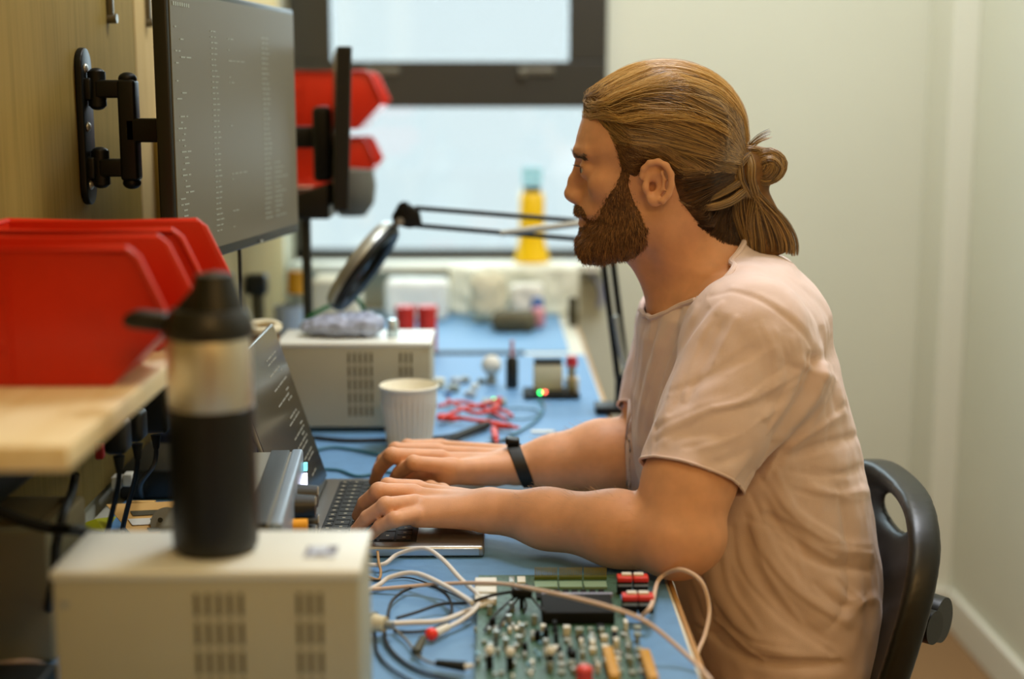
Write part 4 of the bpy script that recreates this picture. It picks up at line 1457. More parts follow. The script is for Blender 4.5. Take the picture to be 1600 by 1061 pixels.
cable('black_lead', 'dark lead curving in a wide arc past the green light', 'cable', az((780, 690, 0.7535), (815, 672, 0.7535), (840, 655, 0.7535), (850, 636, 0.7535), (842, 622, 0.756)), 0.0018, mat('teal_cable', '#2e6a78', 0.5))
cable('black_lead', 'dark lead lying in a loop left of the green light', 'cable', az((770, 645, 0.7535), (800, 638, 0.7535), (835, 640, 0.7535), (842, 650, 0.7535), (810, 655, 0.7535), (780, 650, 0.7535)), 0.0012, mat('teal_cable', '#2e6a78', 0.5))

# ================================================================== SMALL THINGS FURTHER ALONG THE BENCH
def small(name, label, cat, px, py, dz=0.0, rz=0.0, group=None):
    p = at_z(px, py, MZ + dz)
    return thing(name, label, cat, (p.x, p.y, MZ + dz), rz, group)
# little lit module with connectors
t = small('electronics_module', 'small circuit module with green and red lights at the mat edge', 'circuit board', 862, 622)
bm = NB(); box(bm, (0, 0.02, 0.006), (0.095, 0.075, 0.003)); box(bm, (-0.04, -0.01, 0.002), (0.005, 0.005, 0.006)); box(bm, (0.04, -0.01, 0.002), (0.005, 0.005, 0.006)); box(bm, (0, 0.05, 0.002), (0.005, 0.005, 0.006)); obj('board', bm, 'chip', t, world=False)
bm = NB(); box(bm, (-0.005, 0.04, 0.030), (0.050, 0.03, 0.045), bevel=0.002); obj('relay', bm, 'cream', t, world=False)
bm = NB(); box(bm, (-0.005, 0.04, 0.056), (0.048, 0.03, 0.007), bevel=0.001); obj('relay_top', bm, 'chip', t, world=False)
for k, m_ in enumerate(('silver', 'gold', 'white')):
    bm = NB(); box(bm, (0.026 + 0.009 * k, 0.015, 0.02), (0.006, 0.02, 0.026), bevel=0.001); obj('connector', bm, m_, t, world=False)
bm = NB(); cyl(bm, (0.036, 0.045, 0.008), (0.036, 0.045, 0.048), 0.007, seg=14); obj('knob_post', bm, 'silver', t, world=False)
bm = NB(); cyl(bm, (0.036, 0.045, 0.048), (0.036, 0.045, 0.064), 0.011, 0.009, seg=18); obj('knob', bm, mat('knob_red', '#c03038', 0.4), t, world=False, label='red knob')
bm = NB(); sphere(bm, (-0.020, -0.012, 0.012), 0.0028, seg=10); obj('green_light', bm, 'led_g', t, world=False)
bm = NB(); sphere(bm, (-0.012, -0.012, 0.013), 0.0028, seg=10); obj('red_light', bm, 'led_r', t, world=False)
t = small('electronics_module', 'tiny board with a green light left of the black cylinder', 'circuit board', 772, 632)
bm = NB(); box(bm, (0.0, 0, 0.004), (0.04, 0.03, 0.008), bevel=0.001); obj('board', bm, 'comp', t, world=False)
bm = NB(); sphere(bm, (0.0, -0.01, 0.0105), 0.0026, seg=10); obj('green_light', bm, 'led_g', t, world=False)
t = small('marker_pen', 'short black cylinder standing on the mat beside the white bulb', 'container', 800, 606)
bm = NB(); lathe(bm, [(0.0, 0), (0.010, 0), (0.011, 0.003), (0.011, 0.05), (0.007, 0.056), (0.0, 0.056)], seg=24, caps=False); obj('barrel', bm, 'black', t, world=False)
bm = NB(); cyl(bm, (0, 0, 0.055), (0, 0, 0.085), 0.0035, seg=10); obj('tip', bm, 'pink', t, world=False, label='dull pink tip')
t = small('light_bulb', 'small white globe on the mat left of the black cylinder', 'bulb', 768, 600)
bm = NB(); sphere(bm, (0, 0, 0.034), 0.018, seg=24); obj('globe', bm, 'white', t, world=False)
bm = NB(); cyl(bm, (0, 0, 0), (0, 0, 0.02), 0.010, 0.008, seg=16); obj('cap', bm, 'silver', t, world=False)
t = small('small_jar', 'little cream pot just right of the far power supply', 'jar', 685, 606)
bm = NB(); lathe(bm, [(0.0, 0), (0.011, 0), (0.012, 0.002), (0.012, 0.016), (0.0, 0.018)], seg=24, caps=False); obj('pot', bm, 'cream', t, world=False)
for i, (px, py, m_, s_) in enumerate(((708, 612, 'comp', 0.016), (725, 598, 'silver', 0.014), (742, 608, 'white', 0.012), (712, 600, 'bag', 0.015), (735, 620, 'bag', 0.014), (752, 598, 'comp', 0.010), (700, 618, 'blue', 0.010))):
    t = small('small_part', ('grey-green part near the cream pot', 'silver part behind the red leads', 'white part behind the red leads', 'pale translucent part beside the cream pot', 'pale translucent part next to the green light board', 'grey-green part beside the white globe', 'small blue part in front of the cream pot')[i], 'component', px, py, rz=i * 0.7)
    bm = NB(); box(bm, (0, 0, s_ * 0.35), (s_ * 1.3, s_, s_ * 0.7), bevel=0.0015); obj('part_body', bm, m_, t, world=False)
    bm = NB(); box(bm, (0, 0, s_ * 0.75), (s_ * 0.5, s_ * 0.5, s_ * 0.15)); obj('part_top', bm, 'silver', t, world=False)
p = at_z(848, 674, MZ + 0.0015); bm = NB(); box(bm, (p.x, p.y, MZ + 0.0014), (0.035, 0.012, 0.0012)); o = obj('paper_label', bm, 'white', smooth=False); tag(o, 'small white label on the mat above the far forearm', 'label')

# red jars behind the far supply
for i, px in enumerate((634, 668)):
    t = small('red_jar', ('red round tub behind the far power supply, the left one', 'red round tub behind the far power supply, the right one')[i], 'tub', px, 548, group='red tubs behind the power supply')
    top = at_y(px, 478, t.location.y).z - MZ
    bm = NB(); lathe(bm, [(0.0, 0), (0.017, 0), (0.0185, 0.003), (0.0195, top - 0.012), (0.0, top - 0.012)], seg=28, caps=False); obj('tub', bm, 'redc', t, world=False)
    bm = NB(); lathe(bm, [(0.0, top - 0.012), (0.021, top - 0.012), (0.021, top), (0.0, top)], seg=28, caps=False); obj('lid', bm, 'redc', t, world=False)
# bag of parts on the far power supply
zt = MZ + 0.1385
a = at_z(548, 508, zt + 0.001)
pf = Field()
pc = Vector((a.x, cf.y, zt + 0.018))
pf.ell(pc, (0.052, 0.035, 0.0185), k=0.0); pf.ell(pc + Vector((0.035, 0, 0.0)), (0.028, 0.03, 0.018), k=0.01); pf.ell(pc + Vector((-0.035, 0.005, -0.004)), (0.035, 0.028, 0.012), k=0.01)
v_, q_ = mesh_field(lambda P, c=None, r=None: np.maximum(pf(P, c, r), zt + 0.0008 - P[..., 2]), (pc.x - 0.09, pc.y - 0.06, zt - 0.006), (pc.x + 0.09, pc.y + 0.06, zt + 0.05), 0.003)
n_ = vert_normals(v_, q_)
v_ = v_ + n_ * (vnoise_simple(v_, (90, 90, 90)) * 0.004)[:, None]; v_[:, 2] = np.maximum(v_[:, 2], zt + 0.0006)
o = raw_mesh('parts_bag', v_, q_, mat('bag_violet', '#a6b0c8', 0.3, noise_amt=0.2, noise_scale=60)); tag(o, 'crumpled grey-violet plastic bag lying on the far power supply', 'bag')
p = pc + Vector((0.062, -0.01, 0.0))
t = thing('glass_vial', 'small clear shiny vial at the right end of the plastic bag', 'vial', (p.x + 0.014, p.y, zt))
bm = NB(); lathe(bm, [(0.0, 0), (0.008, 0), (0.009, 0.002), (0.009, 0.024), (0.006, 0.028), (0.0, 0.028)], seg=20, caps=False); obj('vial_body', bm, mat('vial_clear', '#c8dce4', 0.08, metal=0.6), t, world=False)
# green cable behind the far supply
cable('green_cable', 'dark green cable rising behind the left end of the far power supply', 'cable', [at_y(478, 500, 2.33), at_y(492, 490, 2.33), at_y(515, 478, 2.34), at_y(545, 466, 2.36), at_y(560, 470, 2.38), at_y(570, 500, 2.4)] + [Vector((at_y(570, 500, 2.4).x, 2.42, MZ + 0.005))], 0.004, 'greenc')
# tools near the wall: orange handled screwdriver cup
t = small('tool_holder', 'pale jar by the wall holding an orange-handled tool', 'jar', 452, 560)
Yt = t.location.y
hz0 = at_y(452, 478, Yt).z - MZ
bm = NB(); lathe(bm, [(0.0, 0), (0.026, 0), (0.028, 0.004), (0.028, hz0), (0.025, hz0), (0.025, 0.01), (0.0, 0.01)], seg=32, caps=False); obj('jar_wall', bm, 'bag', t, world=False)
th = thing('screwdriver', 'orange and black handled screwdriver standing in the pale jar', 'screwdriver', (t.location.x + 0.008, Yt, MZ + 0.012))
a_ = at_y(467, 424, Yt).z - MZ - 0.012; b_ = at_y(467, 458, Yt).z - MZ - 0.012
bm = NB(); cyl(bm, (0.010, 0, b_), (0.013, 0, a_), 0.0185, 0.0195, seg=20); obj('handle', bm, 'orange', th, world=False, label='orange handle')
bm = NB(); cyl(bm, (0.0, 0, 0.0), (0.010, 0, b_), 0.003, seg=10); obj('shaft', bm, 'silver', th, world=False)
t2 = thing('heat_gun', 'black tool standing by the wall left of the orange handle', 'tool', (t.location.x - 0.062, Yt + 0.02, MZ))
a_ = at_y(432, 430, Yt).z - MZ; b_ = at_y(432, 462, Yt).z - MZ
bm = NB(); box(bm, (0, 0, (a_ + b_) / 2), (0.040, 0.04, a_ - b_), bevel=0.006); obj('tool_head', bm, 'black', t2, world=False)
bm = NB(); cyl(bm, (0, 0, 0), (0, 0, b_ + 0.004), 0.011, 0.013, seg=16); obj('tool_handle', bm, 'brown', t2, world=False, label='brown handle')
# roll of tape behind the laptop screen
p = at_y(410, 512, 1.98)
t = thing('tape_roll', 'off-white ring of tape standing between bottle and far power supply', 'tape', (p.x, p.y, MZ))
zr = p.z - MZ
bm = NB(); tube(bm, [(0.022 * math.cos(t_), 0.020 * math.sin(t_), zr + 0.003 * math.sin(t_)) for t_ in [2 * PI * i / 14 for i in range(14)]], 0.0065, closed=True, n=4); obj('ring', bm, 'cream', t, world=False)
bm = NB(); lathe(bm, [(0.0, 0), (0.024, 0), (0.024, zr - 0.004), (0.019, zr - 0.004), (0.0, zr - 0.006)], seg=28, caps=False); obj('core', bm, mat('roll_core', '#8a6a44', 0.7), t, world=False)

# ---- clutter at the window end
def on_z(px, py, z):
    return at_z(px, py, z)
sillz = wz0 - 0.002
# yellow lantern-like bottle
Yy = YF - 0.06
c = at_y(831, 412, Yy)
s_ = Yy / FPX * 1.03
t = thing('yellow_bottle', 'bright yellow flared bottle with black collar and clear cap on the window sill', 'bottle', (c.x, Yy, sillz + 0.0005))
hh_ = lambda py: at_y(831, py, Yy).z - sillz
bm = NB(); lathe(bm, [(0.0, 0), (0.041, 0), (0.043, 0.004), (0.040, 0.018), (0.032, hh_(378)), (0.030, hh_(350)), (0.030, hh_(305)), (0.024, hh_(300)), (0.0, hh_(300))], seg=36, caps=False); obj('body', bm, 'yellow', t, world=False)
bm = NB(); lathe(bm, [(0.0, hh_(301)), (0.021, hh_(301)), (0.021, hh_(291)), (0.0, hh_(291))], seg=28, caps=False); obj('collar', bm, 'black', t, world=False)
bm = NB(); lathe(bm, [(0.020, hh_(292)), (0.024, hh_(286)), (0.025, hh_(262)), (0.0, hh_(260))], seg=28, caps=False); obj('clear_cap', bm, glass_mat('cap_clear', (0.72, 0.88, 0.88), 0.1), t, world=False)
# boxes and bags
def lump(name, label, cat, px0, py0, px1, py1, Y, depth, m, round_=0.25, zbase=None, wob=0.004):
    a = at_y(px0, py0, Y); b = at_y(px1, py1, Y)
    zb_ = MZ if zbase is None else zbase
    f = Field()
    cx_ = (a.x + b.x) / 2; w_ = abs(b.x - a.x) / 2; top_ = a.z; h_ = (top_ - zb_) / 2
    r_ = round_ * min(w_, h_, depth / 2)
    def fn(P):
        q = np.abs(P - np.array([cx_, Y + depth / 2, zb_ + h_], dtype=F32)) - np.array([w_ - r_, depth / 2 - r_, h_ - r_], dtype=F32)
        return (np.linalg.norm(np.maximum(q, 0), axis=-1) + np.minimum(q.max(-1), 0) - r_).astype(F32)
    v_, q_ = mesh_field(lambda P, c=None, r=None: fn(P), (cx_ - w_ - 0.02, Y - 0.02, zb_ - 0.02), (cx_ + w_ + 0.02, Y + depth + 0.02, top_ + 0.02), 0.005)
    n_ = vert_normals(v_, q_)
    v_ = v_ + n_ * (vnoise_simple(v_, (35, 35, 35)) * wob)[:, None]
    v_[:, 2] = np.maximum(v_[:, 2], zb_ + 0.0004)
    o = raw_mesh(name, v_, q_, m)
    return tag(o, label, cat)
lump('plastic_bag', 'crumpled cream bag at the window end of the bench', 'bag', 735, 428, 792, 502, 3.16, 0.07, 'cream', 0.8, wob=0.010)
lump('foam_sheet', 'long pale cardboard box along the window end of the bench', 'box', 700, 418, 905, 470, 3.30, 0.07, mat('pale_box', '#e6e6d2', 0.8), 0.3, wob=0.006)
lump('foam_block', 'white foam block beside the cream bag', 'block', 796, 445, 850, 492, 3.21, 0.05, 'white', 0.5, wob=0.006)
lump('pouch', 'flat dark olive pouch on the far mat in front of the cream bag', 'pouch', 768, 489, 838, 512, 3.04, 0.07, 'brown', 0.9, wob=0.004)
lump('pink_sponge', 'small pink sponge beside the dark pouch', 'sponge', 832, 482, 852, 502, 3.10, 0.04, 'pink', 0.8, wob=0.002)
lump('blue_box', 'small blue box behind the pink sponge', 'box', 830, 466, 850, 484, 3.19, 0.03, 'blue', 0.5, wob=0.002)
lump('brown_jar', 'small dark brown jar at the right edge of the far mat', 'jar', 888, 464, 903, 498, 3.12, 0.02, mat('jar_brown', '#3a3414', 0.5), 0.6, wob=0.0)
lump('beige_box', 'beige box under the window behind the magnifier head', 'box', 485, 438, 560, 520, 3.0, 0.12, mat('beige_board', '#e4dcc0', 0.8), 0.1, wob=0.0)
lump('pale_case', 'pale grey plastic case under the window beside the beige box', 'case', 600, 440, 700, 505, 3.22, 0.10, mat('pale_case', '#eef0e8', 0.6), 0.3, wob=0.002)
# bundle of blue-grey cable hanging at right end of the sill
cable('cable_bundle', 'violet-grey cable trailing from the sill down the wall at the right', 'cable', [at_y(870, 414, 3.40), at_y(900, 412, 3.42), at_y(925, 430, 3.43), at_y(940, 455, 3.43), at_y(936, 480, 3.43)], 0.007, mat('violet_cable', '#9a9fc0', 0.5))
# flared white stand on floor? -> pale strip of bench right of far mat is laminate

# ================================================================== UNDER THE SHELF, LEFT
t = thing('power_strip', 'black power strip with red switch fixed under the near shelf', 'power strip', (SX + 0.025, 1.5, 0.90))
bm = NB(); box(bm, (SX + 0.026, 1.50, 0.925), (0.052, 0.86, 0.055), bevel=0.004); obj('housing', bm, 'black', t)
p = at_x(157, 702, SX + 0.054)
bm = NB(); box(bm, (SX + 0.054, 1.40, 0.926), (0.006, 0.03, 0.02), bevel=0.001); obj('switch', bm, 'redc', t, label='red rocker switch')
bm = NB(); box(bm, at_y(156, 700, 1.40) + Vector((0, 0, 0)), (0.008, 0.012, 0.022), bevel=0.002); obj('indicator', bm, 'redc', t, label='red lit end piece')
for i, (px, py0, py1, Y, w_) in enumerate(((183, 655, 725, 1.38, 0.022), (212, 640, 705, 1.44, 0.018), (240, 598, 690, 1.62, 0.034))):
    a = at_y(px, py0, Y); b = at_y(px, py1, Y)
    t = thing('mains_plug', ('black plug nearest the red switch under the shelf', 'black plug second under the shelf', 'large black adaptor plug under the far end of the shelf')[i], 'plug', (a.x, Y, b.z), group='black plugs on the power strip')
    bm = NB(); box(bm, ((a.x), Y, (a.z + b.z) / 2 + 0.006), (w_, 0.032, a.z - b.z - 0.012), bevel=0.006)
    box(bm, ((a.x + SX + 0.054) / 2, Y, a.z - 0.012), (max(0.01, a.x - SX - 0.054), 0.026, 0.02), bevel=0.003); obj('plug_body', bm, 'black', t)
    bm = NB(); cyl(bm, (a.x, Y, b.z + 0.008), (a.x, Y, b.z - 0.008), 0.006, 0.0035, seg=12); obj('strain_relief', bm, 'blackr', t)
    bm = NB(); tube(bm, [(a.x, Y, b.z - 0.006), (a.x - 0.006, Y + 0.01, b.z - 0.03), (a.x - 0.035, Y + 0.06, MZ + 0.04), (a.x - 0.05, Y + 0.12, MZ + 0.006)], 0.0028); obj('cord', bm, 'blackc', t)
for i, (px, py) in enumerate(((184, 752), (202, 748))):
    p = at_y(px, py, 1.74)
    bm = NB(); box(bm, p, (0.012, 0.02, 0.016), bevel=0.002); tube(bm, [p + Vector((0, 0.01, 0)), p + Vector((-0.01, 0.03, -0.02)), Vector((p.x - 0.02, 1.80, MZ + 0.004))], 0.003)
    o = obj('network_plug', bm, 'white'); tag(o, ('white network plug hanging below the black plugs, left one', 'white network plug hanging below the black plugs, right one')[i], 'plug')
t = thing('storage_case', 'dark blue flat case lying on the bench below the adaptor plug', 'case', (-0.40, 2.02, MZ))
bm = NB(); box(bm, (-0.395, 2.00, MZ + 0.022), (0.15, 0.14, 0.042), bevel=0.004); obj('case_body', bm, mat('navy_case', '#1c2c4c', 0.5), t)
bm = NB(); box(bm, (-0.395, 1.995, MZ + 0.045), (0.13, 0.12, 0.004), bevel=0.001); obj('case_lid', bm, mat('case_lid_blue', '#3a5a88', 0.4), t)
bm = NB(); box(bm, (-0.40, 1.82, MZ + 0.020), (0.15, 0.15, 0.038), bevel=0.004); o = obj('dark_filler_box', bm, 'black'); tag(o, 'black flat box added to darken the bench behind the orange card', 'box')  # added box, enlarged to darken this stretch of blue bench
# orange card with slots
t = thing('punched_card', 'orange card with cut slots and printed strip, left of the bottle', 'card', at_z(215, 820, MZ))
q_ = [at_z(166, 788, MZ + 0.030), at_z(275, 783, MZ + 0.030), at_z(290, 845, MZ + 0.003), at_z(216, 848, MZ + 0.003)]
bm = NB()
def quad_solid(bm, q, th=0.001):
    n = (q[1] - q[0]).cross(q[2] - q[0]).normalized() * th
    A = [bm.verts.new(p) for p in q]; B = [bm.verts.new(p + n) for p in q]
    bm.faces.new(A); bm.faces.new(B[::-1])
    for i in range(4):
        j = (i + 1) % 4; bm.faces.new((A[i], B[i], B[j], A[j]))
quad_solid(bm, q_); obj('card_sheet', bm, 'card', t, smooth=False)
def oncard(u, v):
    return (q_[0].lerp(q_[1], u)).lerp(q_[3].lerp(q_[2], u), v)
nz = (q_[1] - q_[0]).cross(q_[2] - q_[0]).normalized(); nz = nz if nz.z > 0 else -nz
for name_, us, vs_, m_ in (('slot', (0.26, 0.80), (0.22, 0.34), 'slot'), ('slot', (0.36, 0.80), (0.66, 0.76), 'slot'), ('printed_strip', (0.14, 0.75), (0.42, 0.58), 'white')):
    bm = NB(); quad_solid(bm, [oncard(us[0], vs_[0]) + nz * 0.0012, oncard(us[1], vs_[0]) + nz * 0.0012, oncard(us[1], vs_[1]) + nz * 0.0012, oncard(us[0], vs_[1]) + nz * 0.0012], 0.0003); obj(name_, bm, m_, t, smooth=False)
bm = NB()
for k in range(9):
    u = 0.50 + 0.025 * k
    quad_solid(bm, [oncard(u, 0.44) + nz * 0.0018, oncard(u + 0.010, 0.44) + nz * 0.0018, oncard(u + 0.010, 0.56) + nz * 0.0018, oncard(u, 0.56) + nz * 0.0018], 0.0002)
obj('barcode', bm, 'chip', t, smooth=False)
bm = NB(); box(bm, (q_[0].lerp(q_[1], 0.5) + Vector((0, 0.006, -0.014))), (0.03, 0.008, 0.028)); obj('prop', bm, 'card', t)
t = thing('round_token', 'grey round disc standing against the orange card beside the bottle', 'disc', at_z(262, 828, MZ + 0.0))
c = at_z(263, 811, MZ + 0.018); c.y -= 0.012
bm = NB(); cyl(bm, c + Vector((0, 0.0015, -0.001)), c + Vector((0, -0.0015, 0.001)), 0.0175, seg=36); obj('disc', bm, mat('token_grey', '#a09a84', 0.4, metal=0.3), t)
bm = NB(); cyl(bm, c + Vector((-0.006, -0.0012, 0.003)), c + Vector((-0.006, -0.0022, 0.003)), 0.003, seg=14); obj('disc_mark', bm, 'slot', t)
f1 = [at_z(110, 826, MZ + 0.004), at_z(150, 812, MZ + 0.012), at_z(182, 808, MZ + 0.010), at_z(162, 832, MZ + 0.004)]
bm = NB(); quad_solid(bm, f1, 0.0012); o = obj('yellow_wrapper', bm, 'olive', smooth=False); tag(o, 'yellow-green wrapper scrap left of the orange card', 'wrapper')
# brown box and cables at far left
p = at_y(75, 832, 1.22)
t = thing('transformer_box', 'dull brown box against the wall at the left edge, under the shelf', 'box', ((SX + 0.004 + p.x) / 2, 1.27, MZ))
bm = NB(); box(bm, ((SX + 0.008 + p.x) / 2, 1.28, MZ + (p.z - MZ) / 2), (p.x - SX - 0.010, 0.12, p.z - MZ), bevel=0.004); obj('box_body', bm, mat('box_olive', '#a39878', 0.6), t)
bm = NB(); box(bm, ((SX + 0.008 + p.x) / 2, 1.28, p.z + 0.002), (0.06, 0.08, 0.006), bevel=0.002); obj('box_lid', bm, mat('box_lid', '#7a6c4c', 0.6), t)
cable('mains_cable', 'thick black cable running under the shelf past the brown box', 'cable', [at_y(-20, 790, 1.16), at_y(30, 812, 1.16), at_y(80, 826, 1.16), at_y(130, 830, 1.17), at_z(170, 850, MZ + 0.02), at_z(200, 880, MZ + 0.006)], 0.0045, 'blackc')
cable('mains_cable', 'black cable dropping from the shelf to the bench at the left', 'cable', [at_y(118, 742, 1.36), at_y(112, 770, 1.33), at_y(100, 800, 1.20), at_y(88, 850, 1.18), at_y(84, 900, 1.17), at_z(70, 990, MZ + 0.006)], 0.0042, 'blackc')
for i, L in enumerate((((-15, 905), (20, 890), (60, 898), (75, 915)), ((0, 985), (35, 975), (60, 950), (66, 925)), ((-10, 1040), (40, 1035), (75, 1042)), ((20, 955), (45, 960), (72, 950)))):
    cable('loose_cable', ('black loose cable at the left edge beside the nearest power supply', 'beige loose cable curling up at the left edge', 'pale loose cable lowest at the left edge', 'thin beige wire at the left edge')[i], 'cable', [at_z(a, b, MZ + 0.006 + 0.006 * i) for a, b in L], (0.004, 0.0026, 0.003, 0.0016)[i], ('blackc', 'tanc', 'creamc', 'tanc')[i])
bm = NB(); box(bm, (-0.42, 1.03, MZ + 0.02), (0.11, 0.20, 0.036), bevel=0.004); o = obj('adaptor_box', bm, 'black'); tag(o, 'black flat adaptor lying left of the nearest power supply', 'adaptor')

# repeats of one kind share a group
GROUPS = dict(wall_panel='plywood panels lining the left wall', wall_hook='grey metal strips on the wall panels', antistatic_mat='blue mats on the workbench', shelf='plywood shelves on the left wall',
              monitor='monitors along the left wall', bench_power_supply='bench power supplies', usb_cable='white cables by the circuit board', black_lead='black leads on the bench', grey_blue_cable='dark cables behind the laptop',
              mains_cable='black mains cables', test_probe='test probes on the bench', electronics_module='small circuit modules on the bench', small_part='loose parts near the far power supply',
              network_plug='white network plugs', loose_cable='loose cables at the left edge')
for o in list(COL.objects):
    if o.parent is None and 'label' in o and 'group' not in o:
        n_ = o.name.split('.')[0]
        if n_ in GROUPS:
            o['group'] = GROUPS[n_]
# ================================================================== THE MAN
rng = np.random.default_rng(7)
HY = 1.69                                  # middle plane of head and torso
def Hp(px, py, dy=0.0):
    p = at_y(px, py, HY)
    return Vector((p.x, p.y + dy, p.z))
def xz(px, py):
    p = at_y(px, py, HY)
    return (p.x, p.z)

body = Field()
# --- torso loft: rows of (py, front px, back px, half width)
rows = [(425, 1075, 1215, 0.075), (450, 1035, 1250, 0.115), (480, 1010, 1276, 0.145), (520, 1000, 1288, 0.160), (560, 996, 1300, 0.168), (620, 990, 1314, 0.172), (680, 990, 1330, 0.172),
        (740, 998, 1343, 0.170), (800, 1012, 1355, 0.168), (860, 1034, 1363, 0.168), (920, 1058, 1368, 0.170), (980, 1076, 1366, 0.172), (1040, 1088, 1350, 0.176), (1120, 1080, 1350, 0.178)]
RZ = np.array([xz(1150, r[0])[1] for r in rows])[::-1]
RC = np.array([(xz(r[1], r[0])[0] + xz(r[2], r[0])[0]) / 2 for r in rows])[::-1]
RA = np.array([(xz(r[2], r[0])[0] - xz(r[1], r[0])[0]) / 2 for r in rows])[::-1]
RB = np.array([r[3] for r in rows])[::-1]
ZT, ZB2 = float(RZ[-1]), float(RZ[0])


def torso(off):
    def f(P):
        z = P[..., 2]
        c = np.interp(z, RZ, RC); a = np.interp(z, RZ, RA) + off; b = np.interp(z, RZ, RB) + off
        dx = np.abs(P[..., 0] - c) / a; dy = np.abs(P[..., 1] - HY) / b
        e = 2.25
        s = (dx ** e + dy ** e) ** (1 / e)
        d = (s - 1) * np.minimum(a, b) * 0.9
        return np.maximum(d, np.maximum(z - ZT - off, ZB2 - off - z)).astype(F32)
    return f


TC = (float(RC.mean()), HY, (ZT + ZB2) / 2)
# shoulders, elbows, wrists
SN = at_y(1168, 528, 1.535)
EN = at_z(1054, 841, 0.795)
WN_ = at_z(768, 797, 0.790)
SF = at_y(1075, 505, 1.845)
EF = at_z(1012, 713, 0.797)
WF_ = at_z(806, 728, 0.786)

body.func(torso(-0.010), TC, 0.5, 0.02)
body.ell(Hp(1178, 494), (0.066, 0.14, 0.060), k=0.03)
body.cone(Hp(1140, 470), SN, 0.055, 0.056, k=0.03)
body.cone(Hp(1110, 470), SF, 0.055, 0.056, k=0.03)
# neck
body.cone(Hp(1062, 335), Hp(1112, 475), 0.050, 0.058, k=0.025)
body.cone(Hp(1010, 400), Hp(1052, 462), 0.020, 0.026, k=0.03)      # throat
body.cone(Hp(1022, 335, -0.052), Hp(1062, 460, -0.022), 0.011, 0.010, k=0.02)   # neck muscle
body.cone(Hp(1022, 335, 0.052), Hp(1062, 460, 0.022), 0.011, 0.010, k=0.02)
# near arm (his left)
MU = SN.lerp(EN, 0.45)
M7 = SN.lerp(EN, 0.74) + Vector((-0.007, 0, 0))
body.cone(SN, MU, 0.057, 0.051, k=0.02)
body.cone(MU, M7, 0.051, 0.0455, k=0.02)
body.cone(M7, EN, 0.0455, 0.0435, k=0.02)
body.ell(EN + Vector((0.012, 0.0, 0.0)), (0.043, 0.037, 0.036), k=0.015)
FN1 = EN.lerp(WN_, 0.30) + Vector((0, 0, 0.001))
FN2 = EN.lerp(WN_, 0.68)
body.cone(EN, FN1, 0.0392, 0.0382, k=0.008)
body.cone(FN1, FN2, 0.0382, 0.0318, k=0.02)
body.cone(FN2, WN_, 0.0318, 0.0268, k=0.02, flat=((0, 0, 1), 1.08))
# far arm (his right)
MF = SF.lerp(EF, 0.5)
body.cone(SF, MF, 0.057, 0.051, k=0.02)
body.cone(MF, EF, 0.051, 0.045, k=0.02)
FF1 = EF.lerp(WF_, 0.35) + Vector((0, 0, 0.004))
FF2 = EF.lerp(WF_, 0.70)
body.cone(EF, FF1, 0.045, 0.0445, k=0.02)
body.cone(FF1, FF2, 0.0445, 0.0350, k=0.02)
body.cone(FF2, WF_, 0.0350, 0.0262, k=0.02, flat=((0, 0, 1), 1.08))

# ---- hands
KZ = MZ + 0.0155       # key tops


def finger(mcp, pip, tip, r=(0.0100, 0.0088, 0.0076, 0.0064), k=0.004):
    mcp, pip, tip = Vector(mcp), Vector(pip), Vector(tip)
    dip = pip.lerp(tip, 0.56) + (Vector((0, 0, 1)) * 0.0028 + (pip - mcp).normalized() * 0.0025)
    sub = Field()
    sub.cone(mcp, pip, r[0], r[1], k=0.002)
    sub.ell(pip + Vector((0, 0, 0.0005)), (r[1] * 1.06,) * 3, k=0.003)
    sub.cone(pip, dip, r[1], r[2], k=0.002)
    sub.cone(dip, tip, r[2], r[3], k=0.002)
    c = (mcp + tip) / 2
    body.func(lambda P: sub(P), c, (mcp - tip).length / 2 + 0.03, k)
    return dip


FINGERS = []
# near hand: little, ring, middle, index (camera sees the little-finger side)
nh = dict(
    little=[(652, 805, 0.790), (617, 812, 0.7955), (580, 836, 0.7725)],
    ring=[(648, 787, 0.799), (603, 790, 0.807), (556, 829, 0.7725)],
    middle=[(645, 771, 0.803), (592, 768, 0.8115), (559, 806, 0.7725)],
    index=[(652, 764, 0.799), (606, 760, 0.805), (574, 790, 0.7725)])
FS = 1.08
rr_ = dict(little=(0.0092, 0.0078, 0.0068, 0.0058), ring=(0.0102, 0.0087, 0.0076, 0.0064), middle=(0.0105, 0.0091, 0.0080, 0.0067), index=(0.0102, 0.0088, 0.0078, 0.0065))
rr_ = {k: tuple(x * FS for x in v) for k, v in rr_.items()}
NM = {}
for nm in ('little', 'ring', 'middle', 'index'):
    P3 = [at_z(*q) for q in nh[nm]]
    NM[nm] = P3
    body_k = 0.0035
# palm
def palm(W, K, thumb_side):
    # carpals/metacarpals as flattened cones from the wrist to each knuckle
    for nm in ('index', 'middle', 'ring', 'little'):
        a = W.lerp(K[nm][0], 0.05)
        sp = Vector((0, (K[nm][0].y - K['middle'][0].y) * 0.35, 0))
        body.cone(a + sp, K[nm][0] - Vector((0, 0, 0.003)), 0.0165, 0.0112, k=0.014)
palm(WN_, NM, 1)
for nm in NM:
    d = finger(*NM[nm], r=rr_[nm])
    FINGERS.append((nm, NM[nm][1], d, NM[nm][2], rr_[nm]))
